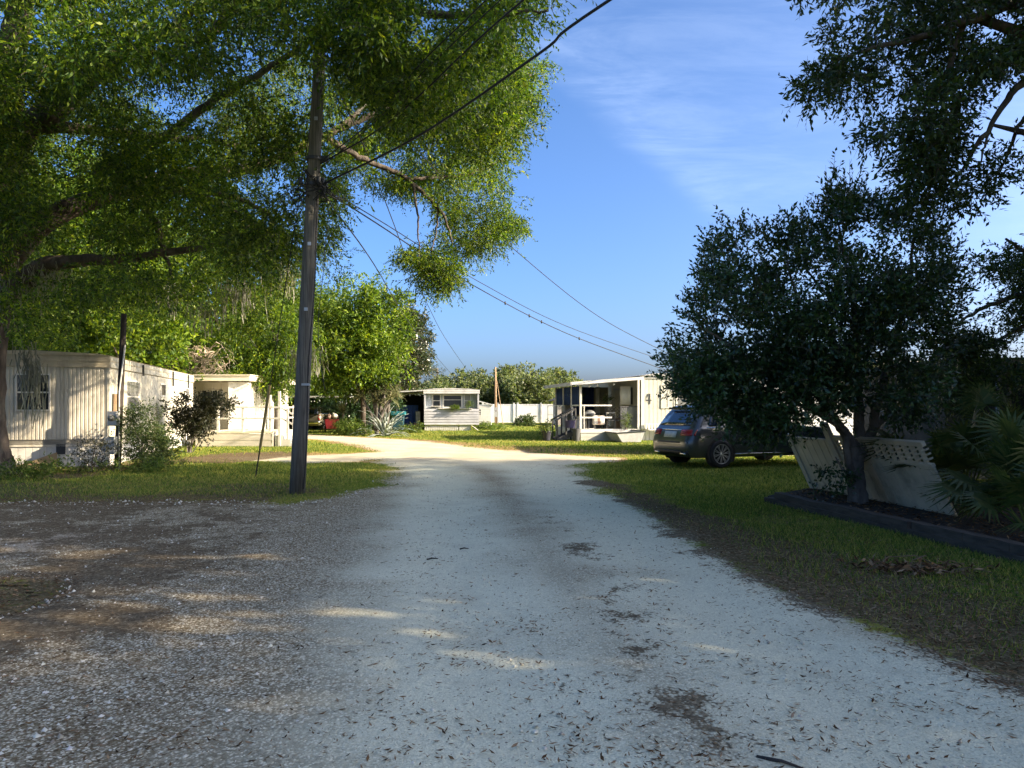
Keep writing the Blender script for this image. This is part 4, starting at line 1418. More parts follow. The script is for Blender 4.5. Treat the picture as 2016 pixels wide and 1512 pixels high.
# ================================================================ cream home with the deck
ct = empty('mobile_home', (-14.7, 33.6, 0), 0, 'cream home with a recessed glazed door behind the white deck', 'mobile home')
mb = MB()
mb.ribs((-5, 0), (2.75, 0), .3, 2.75, .4, .012, (0, -1), .08)
mb.box(-5, 2.72, .02, 6, .1, 2.75)
part(mb, 'wall', COTT, ct)
mb = MB()
mb.box(-5.3, 3.05, -.75, 6.3, 2.78, 3.02)
mb.box(-5.35, 3.1, -.8, 6.35, 3.02, 3.06)
part(mb, 'roof', M('cream_fascia', (.66, .60, .46), .55, .1, 2, stain=(.4, .34, .24), stain_amt=.4), ct)
mb = MB()
mb.ribs((2.05, -.62), (2.85, -.45), .62, 2.74, .42, .01, (.15, -.98), .06)
mb.prism([Vector((2.05, -.61, .62)), Vector((2.85, -.44, .62)), Vector((2.85, .05, .62)), Vector((2.05, .05, .62))], (0, 0, 0), (0, 0, 2.12))
part(mb, 'entry_panel', WHITE, ct)
window(ct, .58, .86, 1.45, 2.4, 0, WHITE, bars=((), (.5,)), fw=.04)
window(ct, 1.05, 1.62, 1.02, 2.4, 0, WHITE, bars=((.5,), (.33, .66)), fw=.05, name='glazed_door')
mb = MB()
mb.box(.88, 1.03, -.2, -.1, 2.1, 2.3)
part(mb, 'porch_lamp', DARKM, ct)
# deck
dk = empty('deck', (-12.8, 29.9, 0), 0, 'cream painted deck with white rails and steps before the cream home', 'deck')
mb = MB()
for i in range(24): mb.box(0, 3.15, i * .145, i * .145 + .138, .55, .61)
part(mb, 'deck_boards', PLANK, dk)
mb = MB()
for i in range(4): mb.box(0, 3.1, .012 * (i % 2), .03, .02 + i * .13, .145 + i * .13)
mb.box(3.1, 3.13, 0, 3.4, .02, .54)
part(mb, 'skirt', COTT, dk)
posts = [(3.0, .06, 2.1), (3.38, .06, 2.25), (3.0, 3.3, 1.7), (3.7, .1, 1.55), (4.1, .1, 1.3), (.9, .06, 1.6), (1.9, .06, 1.58)]
for x_, y_, z_ in posts:
    mb = MB()
    mb.box(x_ - .045, x_ + .045, y_ - .045, y_ + .045, 0, z_)
    part(mb, 'post', WHITE, dk)
for z_ in (1.57, 1.12):
    mb = MB()
    mb.box(.8, 3.45, .0, .05, z_, z_ + .07)
    part(mb, 'rail', WHITE, dk)
    mb = MB()
    mb.box(3.02, 3.07, .1, 3.3, z_, z_ + .06)
    part(mb, 'rail', WHITE, dk)
for a, b in (((3.4, .1, 1.6), (4.3, .1, 1.1)), ((3.4, .1, 1.18), (4.3, .1, .7))):
    mb = MB()
    mb.bar(a, b, .06, .07)
    part(mb, 'rail', WHITE, dk)
for i in range(3):
    mb = MB()
    mb.box(3.2 + i * .32, 3.52 + i * .32, .05, 1.2, 0, .46 - i * .155)
    part(mb, 'step', WHITE, dk)

# ================================================================ grey home with the picture window
gh = empty('mobile_home', at(835, 848, 50.6).to_2d().to_3d(), rad(4), 'small grey and white home with a picture window and plants on its ledge', 'mobile home')
W2 = 3.75
mb = MB()
mb.box(.02, W2 - .02, .5, 11, .45, 2.75)
mb.laps((0, 0), (W2, 0), .42, 1.5, .18, .04, (0, -1))
mb.box(0.01, W2 - .01, .005, .5, .42, 1.5)
mb.laps((W2, .02), (W2, 11), .42, 2.75, .18, .02, (1, 0))
part(mb, 'wall', GREYW, gh)
mb = MB()
mb.ribs((.1, .45), (W2 - .1, .45), 1.5, 2.55, .16, .015, (0, -1), .3)
part(mb, 'recessed_wall', GREYB, gh)
for x_ in (0, W2 - .1):
    mb = MB()
    mb.box(x_, x_ + .1, -.02, .52, 1.5, 2.55)
    part(mb, 'corner_post', GREYW, gh)
mb = MB()
mb.laps((-.05, -.08), (W2 + .05, -.08), 2.55, 2.82, .13, .015, (0, -1))
mb.box(-.05, W2 + .05, -.07, 11, 2.55, 2.82)
mb.prism([Vector((-.1, -.1, 2.82)), Vector((W2 + .1, -.1, 2.82)), Vector((W2 - .7, -.1, 2.88)), Vector((W2 / 2, -.1, 2.92)), Vector((.7, -.1, 2.89))], (0, 0, 0), (0, 11.1, 0))
part(mb, 'roof', ROOFM, gh)
mb = MB()
mb.ribs((.03, .08), (2.35, .08), 0, .40, .13, .03, (0, -1), .45)
mb.ribs((2.4, .08), (3.2, .08), 0, .40, .18, .015, (0, -1), .25)
mb.bar((3.25, .05, .36), (3.7, .0, .02), .3, .02)
part(mb, 'skirting', WHITE, gh)
window(gh, .55, 1.12, 1.62, 2.5, .45, WHITE, bars=((), (.5,)), fw=.05)
window(gh, 1.25, 2.62, 1.55, 2.5, .45, WHITE, bars=((), (.6,)), fw=.09)
window(gh, 2.72, 3.2, 1.62, 2.5, .45, WHITE, bars=((), (.5,)), fw=.05, glass=GLASSP)
mb = MB()
mb.box(1.0, 3.3, -.16, .4, 1.5, 1.545)
part(mb, 'ledge', WHITE, gh)
mb = MB()
mb.box(.45, 1.15, -.1, .4, 1.66, 1.70)
mb.bar((1.12, -.05, 1.52), (1.14, -.05, 1.68), .03)
part(mb, 'shelf', WHITE, gh)
rng = np.random.default_rng(91)


def leafy(name, label, cat, loc, ells, n, ns, mat, L=.2, k=6, ll=.09, lw=.035, cr=.15, seed=0, stems=0, group=None, droop=.2, rz=0, upward=.4, stem_mat=None):
    """bush or plant: stems and foliage"""
    rng = np.random.default_rng(seed)
    root = empty(name, loc, rz, label, cat, group)
    C, d = ell_clumps(ells, n, rng, .25)
    C[:, 2] = np.maximum(C[:, 2], .04)
    if stems:
        mb = MB()
        for q in C[rng.choice(n, min(n, stems), replace=False)]:
            s = np.array([rng.normal(0, .06), rng.normal(0, .06), 0])
            b = spline([[*s], [*((s + q) / 2 + np.array([0, 0, .1 * q[2]]))], [*q]], 4)
            mb.tube(list(b), np.linspace(.018, .005, len(b)), 5)
        mb.build('stem', stem_mat or BARKG, root)
    P, D = clump_sprigs(C, cr, ns, rng, .8, d, .5)
    D = nrm(D + np.array([0, 0, upward]))
    V = sprig_leaves(P, D, L, k, ll, lw, droop, .8, .5, rng)
    V[:, 2] = np.maximum(V[:, 2], .005 - loc[2])
    quads('foliage', V, mat, root)
    return root


gw = gh.matrix_basis
lp = gh.location + Vector((2.35, -.02, 1.5))
leafy('potted_plant', 'trailing green plant spilling over the ledge of the grey home', 'plant', lp, [((-.25, 0, .06), (.36, .12, .10))], 16, 8, GREENL, .14, 6, .09, .04, .08, 92)
leafy('potted_plant', 'pale leafy plant standing at the end of the grey home ledge', 'plant', lp + Vector((.75, 0, 0)), [((0, 0, .3), (.2, .12, .28))], 10, 7, GREENL, .18, 6, .08, .04, .1, 93)

# carport to its left
cp = empty('carport', (gh.location.x - 3.5, gh.location.y - .1, 0), rad(2), 'dark carport with a flat white edged roof left of the grey home', 'carport')
mb = MB()
mb.prism([Vector((-.3, -.2, 2.5)), Vector((3.42, -.2, 2.72)), Vector((3.42, -.2, 2.80)), Vector((-.3, -.2, 2.58))], (0, 0, 0), (0, 7, 0))
part(mb, 'roof', ROOFM, cp)
mb = MB()
mb.box(-.3, 3.38, 4.2, 4.3, 0, 2.5)
mb.box(-.35, -.28, .2, 4.2, 0, 2.4)
part(mb, 'back_wall', DARKB, cp)
for x_ in (-.15, 1.6):
    mb = MB()
    mb.box(x_, x_ + .08, -.1, -.02, 0, 2.52)
    part(mb, 'post', DARKW, cp)
mb = MB()
for x_ in np.linspace(.4, 3.2, 5): mb.box(x_, x_ + .05, -.1, 4.1, 2.38, 2.48)
part(mb, 'rafter', DARKW, cp)
mb = MB()
for i in range(12):
    x_ = 1.3 + i * .14
    mb.box(x_, x_ + .142, 1.0 + .04 * (i % 2), 1.06 + .04 * (i % 2), .1, 1.75)
tag(mb.build('tarp', BLUE, None, xf=cp.matrix_basis), 'dark blue tarpaulin hanging inside the carport beside the grey home', 'tarp')
tb = empty('storage_bin', cp.location + Vector((1.72, .25, 0)), 0, 'teal lidded bin in the dark carport behind the agave', 'bin')
mb = MB()
mb.prism([Vector((-.32, 0, .05)), Vector((.32, 0, .05)), Vector((.4, 0, 1.05)), Vector((-.4, 0, 1.05))], (0, -.3, 0), (0, .3, 0))
part(mb, 'body', M('dark_teal_plastic', (.02, .06, .08), .5, .1, 3), tb, bevel=.02)
mb = MB()
mb.box(-.5, .5, -.38, .36, 1.05, 1.32)
part(mb, 'lid', M('teal_plastic', (.02, .15, .18), .45, .1, 3), tb, bevel=.04)
rng = np.random.default_rng(14)
for i, (x_, y_, w_, h_) in enumerate([(2.9, .8, .4, .5), (3.0, .9, .3, 1.3), (2.5, .6, .35, .4), (.2, .9, .5, .7)]):
    c = empty('junk_box', cp.location + Vector((x_, y_, 0)), rng.uniform(-.2, .3), ['brown carton on the carport floor beside the grey home wall', 'tall narrow crate in the carport against the grey home wall', 'low dark carton in front of the blue tarpaulin', 'dark chest on the left side of the carport'][i], 'box')
    mb = MB()
    mb.box(-w_ / 2, w_ / 2, -.2, .2, 0, h_)
    part(mb, 'body', M('carton%d' % i, [(.16, .10, .07), (.22, .2, .2), (.05, .05, .07), (.06, .05, .045)][i], .8, .2, 4), c, bevel=.01)
    mb = MB()
    mb.box(-w_ / 2 - .015, w_ / 2 + .015, -.215, .215, h_, h_ + .05)
    part(mb, 'lid', DARKW, c)

# ================================================================ white vinyl fence, shed, tall service post
fn = empty('vinyl_fence', (-3.0, 76, 0), 0, 'long white vinyl panel fence across the far end of the lawn', 'fence')
fx = [0, 1.55, 3.2, 3.6, 6.0, 8.4, 10.8, 13.2]
for x_ in fx:
    mb = MB()
    mb.box(x_ - .07, x_ + .07, -.07, .07, 0, 2.02)
    mb.prism([Vector((x_ - .09, -.09, 2.02)), Vector((x_ + .09, -.09, 2.02)), Vector((x_ + .09, .09, 2.02)), Vector((x_ - .09, .09, 2.02))], (0, 0, 0), (0, 0, .05))
    part(mb, 'post', M('grey_vinyl', (.45, .45, .44), .5) if x_ in (1.55, 6.0) and not bpy.data.materials.get('grey_vinyl') else (bpy.data.materials.get('grey_vinyl') if x_ in (1.55, 6.0) else VINYL), fn)
for i in range(len(fx) - 1):
    a, b = fx[i] + .07, fx[i + 1] - .07
    mb = MB()
    mb.ribs((a, 0), (b, 0), .08, 1.85, .17, .006, (0, -1), .08)
    mb.box(a, b, -.03, .05, 1.85, 1.93)
    mb.box(a, b, -.03, .05, .03, .10)
    part(mb, 'panel', VINYL, fn)
sh = empty('garden_shed', (-3.15, 64, 0), 0, 'little white shed with a dark window behind the grey home corner', 'shed')
mb = MB()
mb.laps((0, 0), (1.35, 0), 0, 1.85, .2, .015, (0, -1))
mb.box(0, 1.34, .01, 2, 0, 1.85)
part(mb, 'wall', WHITE, sh)
mb = MB()
mb.prism([Vector((-.7, -.1, 2.35)), Vector((1.55, -.1, 1.75)), Vector((1.55, -.1, 1.83)), Vector((-.7, -.1, 2.43))], (0, 0, 0), (0, 2.3, 0))
part(mb, 'roof', ROOFM, sh)
window(sh, .2, .5, .95, 1.45, 0, WHITE, bars=((), (.5,)), fw=.03)
tp = empty('service_post', (at(977, 838, 66).x, 66, 0), 0, 'tall thin wooden service post with a brace and meter before the white fence', 'service post')
mb = MB()
mb.tube([(0, 0, 0), (-.05, 0, 2.8), (-.08, 0, 5.2)], [.11, .1, .075], 8)
part(mb, 'post', POSTM, tp, smooth=True)
mb = MB()
mb.tube([(.62, -.2, 0), (.35, -.1, 2.0), (.05, 0, 4.0)], .035, 6)
part(mb, 'brace', POSTM, tp)
mb = MB()
mb.box(-.16, .2, -.26, -.1, .75, 1.25)
mb.box(-.1, .14, -.24, -.1, 1.3, 1.6)
part(mb, 'meter_box', STEEL, tp)
mb = MB()
mb.box(.13, .17, -.12, -.08, 0, .75)
part(mb, 'conduit', STEEL, tp)
leafy('shrub', 'rounded green shrub on the lawn before the white fence', 'shrub', (at(1030, 836, 62).x, 62, 0), [((0, 0, .3), (1.0, .7, .42)), ((.3, 0, .5), (.5, .4, .3))], 46, 14, LEAF_BUSH, .25, 6, .14, .06, .22, 95)
leafy('weeds', 'patch of bright weeds at the foot of the grey home corner', 'weeds', (at(965, 845, 53).x, 53.5, 0), [((0, 0, .15), (1.2, .8, .3))], 40, 12, GREENL, .25, 6, .12, .05, .2, 96)
# ================================================================ home number 4 with its porch
h4 = empty('mobile_home', (3.27, 35.3, 0), rad(10), 'pale sage home with a black number 4 on its end wall', 'mobile home')
X0, X1 = 3.03, 6.75
mb = MB()
mb.ribs((X0, 0), (X1, 0), .55, 3.0, .21, .012, (0, -1), .22)
mb.box(X0 + .02, X1 - .02, .02, 12, .5, 3.0)
mb.ribs((X0, .02), (X0, 12), .5, 3.0, .21, .012, (-1, 0), .22)
part(mb, 'wall', SAGE, h4)
mb = MB()
mb.box(X0 - .05, X1 + .05, -.06, 12, 3.0, 3.14)
mb.prism([Vector((X0 - .12, -.15, 3.14)), Vector((X1 + .12, -.15, 3.14)), Vector((X1 - .6, -.15, 3.24)), Vector(((X0 + X1) / 2, -.15, 3.28)), Vector((X0 + .6, -.15, 3.24))], (0, 0, 0), (0, 12.2, 0))
part(mb, 'roof', ROOFM, h4)
mb = MB()
mb.ribs((X0 + .06, .06), (X1 - .06, .06), 0, .54, .2, .02, (0, -1), .4)
part(mb, 'skirting', WHITE, h4)
mb = MB()      # the 4: two verticals and a bar, open at the top
zb = 1.76
mb.prism([Vector((.19, 0, 0)), Vector((.24, 0, 0)), Vector((.24, 0, .50)), Vector((.19, 0, .50))], (X0 + .22, -.03, zb), (X0 + .22, -.016, zb))
mb.prism([Vector((.02, 0, .16)), Vector((.19, 0, .16)), Vector((.19, 0, .21)), Vector((.04, 0, .21))], (X0 + .22, -.03, zb), (X0 + .22, -.016, zb))
mb.prism([Vector((.24, 0, .16)), Vector((.31, 0, .16)), Vector((.31, 0, .21)), Vector((.24, 0, .21))], (X0 + .22, -.03, zb), (X0 + .22, -.016, zb))
mb.prism([Vector((.02, 0, .16)), Vector((.04, 0, .212)), Vector((.15, 0, .5)), Vector((.095, 0, .5))], (X0 + .22, -.029, zb), (X0 + .22, -.017, zb))
part(mb, 'house_number', DARKM, h4)
window(h4, X0 + 1.0, X0 + 1.7, 1.55, 2.7, -.012, SAGE, bars=((.5,), ()), fw=.05, glass=SAGE, name='shutter')
window(h4, X0 + 1.78, X0 + 2.9, 1.6, 2.65, -.012, WHITE, bars=((), (.5,)), fw=.07, glass=GLASSP)
window(h4, 1.2, 1.75, 1.75, 2.6, X0 - .012, DARKM, 'y', -1, bars=((), ()), fw=.04)
window(h4, 3.2, 4.15, .58, 2.6, X0 - .012, GREYB, 'y', -1, bars=((), ()), fw=.08, glass=SAGE, name='door')
mb = MB()
mb.box(X0 - .03, X0 + .12, -.1, .04, .56, 3.0)
part(mb, 'corner_post', WHITE, h4)
mb = MB()
mb.box(X0 + .2, X1 - .2, -.5, -.15, .5, .55)
for i in range(9): mb.box(X0 + .15 + i * .15, X0 + .22 + i * .15, -.2, -.17, .55, .78)
mb.box(X0 + .15, X0 + 1.45, -.2, -.17, .78, .82)
part(mb, 'ledge', WHITE, h4)

pc = empty('porch', (3.27, 35.3, 0), rad(10), 'open white railed porch with a sloping awning on the side of the home', 'porch')
PD = 5.0
mb = MB()
mb.prism([Vector((-.55, 0, 2.70)), Vector((X0 - .05, 0, 2.98)), Vector((X0 - .05, 0, 3.05)), Vector((-.55, 0, 2.77))], (0, -.45, 0), (0, PD + .4, 0))
mb.prism([Vector((-.6, 0, 2.64)), Vector((X0 - .05, 0, 2.93)), Vector((X0 - .05, 0, 3.07)), Vector((-.6, 0, 2.79))], (0, -.5, 0), (0, -.455, 0))
mb.box(-.62, -.56, -.5, PD + .4, 2.62, 2.78)
part(mb, 'awning', ROOFM, pc)
mb = MB()
for i in range(int(PD / .14)): mb.box(0, X0 - .06, i * .14, i * .14 + .132, .50, .55)
part(mb, 'deck_boards', PLANK, pc)
mb = MB()
mb.box(-.04, X0 - .05, -.05, -.004, .38, .56)
mb.box(-.05, -.005, -.05, PD, .38, .56)
part(mb, 'deck_trim', WHITE, pc)
mb = MB()
mb.laps((0, -.02), (X0 - .06, -.02), .0, .378, .19, .01, (0, -1))
mb.laps((-.02, PD), (-.02, 0), .0, .378, .19, .01, (-1, 0))
part(mb, 'skirt', SAGE, pc)
pp = [(0, 0), (0, 1.65), (0, 3.3), (0, PD), (X0 - .15, -.02)]
for x_, y_ in pp:
    mb = MB()
    mb.box(x_ - .05, x_ + .05, y_ - .05, y_ + .05, .56, 2.68 + max(0, x_) * .09)
    part(mb, 'post', WHITE, pc)
for z_ in (1.66, 1.08):
    for seg in ((.05, 1.55, -.02, .02), (-.02, .02, .05, 1.6), (-.02, .02, 3.35, PD - .05)):
        mb = MB()
        mb.box(*seg, z_, z_ + .07)
        part(mb, 'rail', WHITE, pc)
mb = MB()
mb.box(.16, .2, -.02, .02, .56, 1.66)
part(mb, 'baluster', WHITE, pc)
# back curtains and side curtains (things hung on the porch)
h4m = h4.matrix_basis


def curtain(x0, x1, y0, y1, z0, z1, mat, label, name='curtain', n=14, amp=.03, cat='curtain', group=None):
    mb = MB()
    p0, p1 = Vector((x0, y0, 0)), Vector((x1, y1, 0))
    d = (p1 - p0)
    nn = Vector((0, 0, 1)).cross(d).normalized()
    vs = []
    for i in range(n + 1):
        q = p0 + d * i / n + nn * (amp * math.sin(i * 1.9) + amp * .4 * math.sin(i * 4.1))
        vs.append((q.x, q.y, z0 + .02 * math.sin(i * .7)))
        vs.append((q.x, q.y, z1))
    mb.add(vs, [(2 * i, 2 * i + 2, 2 * i + 3, 2 * i + 1) for i in range(n)])
    o = mb.build(name, mat, None, True, xf=h4m)
    md = o.modifiers.new('thick', 'SOLIDIFY')
    md.thickness = .008
    return tag(o, label, cat, group)


curtain(.03, .03, .15, 1.55, 1.72, 2.62, BLUE, 'blue curtain in the opening beside the front corner post of the porch', group='blue curtains on the porch')
curtain(.03, .03, 1.8, 3.2, 1.72, 2.62, BLUE, 'blue curtain in the middle opening of the porch side', group='blue curtains on the porch')
curtain(.03, .03, 3.45, 4.9, 1.72, 2.62, BLUE, 'blue curtain in the rearmost opening of the porch side', group='blue curtains on the porch')
curtain(.75, 2.0, 4.3, 4.6, 1.2, 2.7, BLUE, 'wide dark blue cloth hanging at the back of the porch', 'hanging_cloth', 18, .04, 'cloth')
curtain(1.98, 2.26, 4.2, 4.25, .9, 2.7, WHITE, 'narrow white cloth hanging beside the blue one at the porch back', 'hanging_cloth', 8, .03, 'cloth')
curtain(2.15, 2.62, .55, .35, 1.72, 2.62, WHITE, 'large plain white sheet hanging under the awning', 'hanging_sheet', 6, .012, 'sheet')
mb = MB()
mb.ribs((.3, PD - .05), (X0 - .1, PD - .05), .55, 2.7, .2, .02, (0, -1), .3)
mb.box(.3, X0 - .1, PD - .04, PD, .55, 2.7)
part(mb, 'back_wall', M('drab_wall_panel', (.30, .29, .23), .7, .1, 2), pc)  # drab panel colour, darker than the home siding
for i, (x_, z_) in enumerate([(.35, 2.6), (.75, 2.64), (1.55, 2.71)]):
    mb = MB()
    mb.lathe([(0, -.06), (.035, -.045), (.04, 0), (.02, .04), (.012, .09)], 10, (x_, -.3, z_))
    tag(mb.build('string_bulb', WHITE, None, True, xf=h4m), ['small white bulb under the awning nearest the porch corner post', 'small white bulb under the awning, second from the corner post', 'small white bulb under the middle of the awning'][i], 'bulb', 'white bulbs under the awning')

# barbecue
bq = empty('kettle_grill', h4m @ Vector((.62, .6, .55)), 0, 'kettle barbecue with a pale lid on the porch behind the front rail', 'barbecue')
mb = MB()
mb.lathe([(0, .92), (.12, .91), (.24, .84), (.30, .74)], 16)
part(mb, 'lid', STEEL, bq, smooth=True)
mb = MB()
mb.lathe([(.30, .735), (.28, .6), (.18, .5), (0, .46)], 16)
part(mb, 'bowl', DARKM, bq, smooth=True)
for k in range(3):
    a = k * 2.094 + .3
    mb = MB()
    mb.bar((.2 * math.cos(a), .2 * math.sin(a), .55), (.32 * math.cos(a), .32 * math.sin(a), 0), .025)
    part(mb, 'leg', STEEL, bq)
# folding chair (x frame)
for (x_, y_, lab, mt) in ((.35, .35, 'white framed folding chair at the porch corner post', WHITE), (1.45, .5, 'folded white chair frame in front of the lattice bench', WHITE)):
    fc = empty('folding_chair', h4m @ Vector((x_, y_, .55)), rad(10), lab, 'chair')
    mb = MB()
    for s in (0, .42):
        mb.bar((s, 0, 0), (s + .12, .35, .46), .025)
        mb.bar((s + .15, .3, 0), (s, -.02, .80), .025)
    mb.bar((0, 0, .02), (.42, 0, .02), .025)
    mb.bar((.0, -.02, .78), (.42, -.02, .78), .025)
    part(mb, 'frame', mt, fc)
    mb = MB()
    mb.box(.02, .44, .0, .36, .42, .45)
    part(mb, 'seat', DARKM, fc)
cu = empty('cushion', h4m @ Vector((.98, .3, .98)), rad(12), 'pale patterned cushion slung over the porch rail', 'cushion')
mb = MB()
mb.box(-.3, .3, -.09, .09, -.22, .22)
part(mb, 'cover', M('pale_fabric', (.55, .50, .44), .8, .3, 6), cu, bevel=.06)
mb = MB()
mb.box(-.06, .06, -.1, -.09, -.2, .2)
part(mb, 'stripe', M('brown_fabric', (.25, .15, .1), .8), cu)
# lattice glider bench
lb = empty('metal_bench', h4m @ Vector((1.95, .55, .55)), rad(10), 'dark bench with a lattice back standing on the porch', 'bench')
mb = MB()
for i in range(-6, 8):
    a = i * .18
    for s in (1, -1):
        x_a, x_b = (a, a + .55) if s > 0 else (a + .55, a)
        lo, hi = max(-.5, min(x_a, x_b)), min(.62, max(x_a, x_b))
        if hi - lo > .08:
            t0, t1 = (lo - x_a) / (x_b - x_a), (hi - x_a) / (x_b - x_a)
            mb.bar((lo, .1 + .004 * s, .5 + .55 * t0), (hi, .1 + .004 * s, .5 + .55 * t1), .016)
part(mb, 'lattice_back', M('rust_metal', (.10, .065, .045), .6, .3, 6), lb)
mb = MB()
mb.box(-.52, .64, -.35, .08, .40, .45)
part(mb, 'seat', DARKM, lb)
for x_ in (-.5, .6):
    for y_ in (-.32, .08):
        mb = MB()
        mb.box(x_ - .02, x_ + .02, y_ - .02, y_ + .02, 0, .40 if y_ < 0 else 1.1)
        part(mb, 'leg', DARKM, lb)
# mesh screen panel at the right
ms_ = empty('mesh_panel', h4m @ Vector((2.05, .12, .56)), rad(10), 'grey wire mesh panel closing the porch beside the home wall', 'panel')
mb = MB()
for i in range(19): mb.box(i * .05 - .006, i * .05 + .006, -.004, 0, 0, 1.05)
for i in range(21): mb.box(0, .9, .001, .005, i * .05, i * .05 + .011)
part(mb, 'mesh', M('grey_wire', (.22, .23, .23), .5), ms_)
mb = MB()
mb.box(-.03, 0, -.02, .02, 0, 1.1)
mb.box(.9, .93, -.02, .02, 0, 1.1)
mb.box(0, .9, -.02, .02, 1.05, 1.1)
part(mb, 'frame', DARKW, ms_)
leafy('potted_plant', 'tall thin plant on the porch in front of the mesh panel', 'plant', h4m @ Vector((2.25, -.1, .56)), [((0, 0, .35), (.16, .12, .4))], 14, 6, GREENL, .2, 6, .09, .025, .12, 201, stems=6)
leafy('hanging_plant', 'dark plant hanging under the awning by the side posts', 'plant', h4m @ Vector((.45, 2.4, 2.2)), [((0, 0, 0), (.24, .24, .3))], 16, 10, LEAF_BUSH, .2, 6, .1, .035, .12, 202)
leafy('hanging_plant', 'small leafy plant hanging below the awning in front of the white sheet', 'plant', h4m @ Vector((1.72, 1.2, 1.95)), [((0, 0, 0), (.12, .12, .25))], 8, 8, LEAF_BUSH, .2, 6, .08, .03, .1, 203)
for i, (x_, y_, lab, m_) in enumerate([(.3, 1.5, 'blue grey cooler on the porch floor behind the grill', GREYB), (1.05, 1.4, 'dark storage chest on the porch floor behind the cushion', DARKW), (2.6, 1.6, 'brown wooden crate on the porch beside the home wall', POSTM)]):
    ck = empty('storage_chest', h4m @ Vector((x_, y_, .55)), rad(10), lab, 'chest')
    mb = MB()
    mb.box(-.3, .3, -.2, .2, 0, .42)
    part(mb, 'body', m_, ck, bevel=.015)
    mb = MB()
    mb.box(-.32, .32, -.22, .22, .42, .49)
    part(mb, 'lid', WHITE if i == 0 else m_, ck, bevel=.015)
tbl = empty('side_table', h4m @ Vector((1.25, 2.2, .55)), rad(10), 'cluttered dark table deep on the porch below the blue cloth', 'table')
mb = MB()
mb.box(-.55, .55, -.3, .3, .70, .74)
part(mb, 'top', DARKW, tbl)
for sx_ in (-.5, .5):
    for sy_ in (-.26, .26):
        mb = MB()
        mb.box(sx_ - .025, sx_ + .025, sy_ - .025, sy_ + .025, 0, .7)
        part(mb, 'leg', DARKW, tbl)
# steps at the left of the porch
st_ = empty('porch_steps', h4m @ Vector((-.02, 1.0, 0)), rad(10), 'dark wooden steps with a handrail at the left side of the porch', 'steps')
for i in range(3):
    mb = MB()
    mb.box(-.32 * (i + 1), -.32 * i, -.45, .45, .5 - .15 * (i + 1) - .04, .5 - .15 * (i + 1))
    part(mb, 'tread', DARKW, st_)
for y_ in (-.48, .48):
    mb = MB()
    mb.bar((-.03, y_, .4), (-1.0, y_, 0), .05, .2)
    part(mb, 'stringer', DARKW, st_)
    mb = MB()
    mb.bar((-.06, y_, 1.55), (-1.1, y_, .95), .05, .08)
    part(mb, 'handrail', DARKW, st_)
    for x_, z_ in ((-.08, 1.5), (-.55, 1.26), (-1.0, 1.0)):
        mb = MB()
        mb.box(x_ - .035, x_ + .035, y_ - .035, y_ + .035, 0, z_)
        part(mb, 'post', DARKW, st_)


def pot(name, label, loc, r, h, mat, plant=None):
    p = empty(name, loc, 0, label, 'pot')
    mb = MB()
    mb.lathe([(0, 0), (r * .72, 0), (r, h), (r * 1.08, h), (r * 1.08, h + .05), (r * .92, h + .05), (r * .88, h - .03), (0, h - .03)], 16)
    part(mb, 'body', mat, p, smooth=False)
    mb = MB()
    mb.lathe([(0, h - .01), (r * .5, h), (r * .87, h - .02)], 12)
    part(mb, 'soil', M('potting_soil', (.03, .022, .016), .95, .3, 20) if not bpy.data.materials.get('potting_soil') else bpy.data.materials['potting_soil'], p)
    return p


pot('flower_pot', 'wide dark pot on the grass left of the porch steps', h4m @ Vector((-1.55, .5, 0)), .24, .42, POTM)
pot('flower_pot', 'grey drum shaped pot at the foot of the porch corner', h4m @ Vector((-.3, -.35, 0)), .2, .55, DARKW)
pb = empty('plastic_tub', h4m @ Vector((-.42, .35, .62)), 0, 'purple tub perched at the top of the porch steps', 'tub')
mb = MB()
mb.lathe([(0, 0), (.2, 0), (.24, .32), (.26, .33), (.26, .35), (.22, .35), (.2, .04), (0, .04)], 16)
part(mb, 'body', M('purple_plastic', (.06, .05, .12), .5), pb)
leafy('potted_plant', 'dark spiky plant leaning out from the left of the porch steps', 'plant', h4m @ Vector((-1.5, .5, .42)), [((0, 0, .15), (.3, .25, .25))], 12, 8, LEAF_BUSH, .3, 6, .14, .03, .1, 204)
# lawn box / small boat shape before the porch
bt = empty('small_boat', at(1232, 870, 34.0).to_2d().to_3d() , rad(8), 'pale grey flat ended boat resting on the grass before the porch', 'boat')
mb = MB()
hull = [Vector((-.55, 0, .42)), Vector((-.28, 0, .02)), Vector((.62, 0, .02)), Vector((.80, 0, .50))]
k = []
for y_, s in ((-.35, .96), (-.3, 1), (1.5, 1), (2.1, .6)):
    for p in hull: k.append((p.x * s, y_, p.z))
fs = []
for j in range(3):
    for i in range(3): fs.append((j * 4 + i, j * 4 + i + 1, j * 4 + 5 + i, j * 4 + 4 + i))
fs += [(3, 2, 1, 0), (12, 13, 14, 15)]
mb.add(k, fs)
hb = part(mb, 'hull', M('grey_aluminium', (.42, .42, .40), .5, .1, 3, stain=(.2, .19, .17)), bt)
mb = MB()
mb.tube([(-.56, -.36, .43), (.82, -.36, .51)], .03, 6)
mb.tube([(-.56, -.36, .43), (-.56, 1.5, .43), (-.34, 2.1, .43)], .03, 6)
mb.tube([(.82, -.36, .51), (.81, 1.5, .51), (.48, 2.1, .5)], .03, 6)
part(mb, 'gunwale', DARKM, bt)
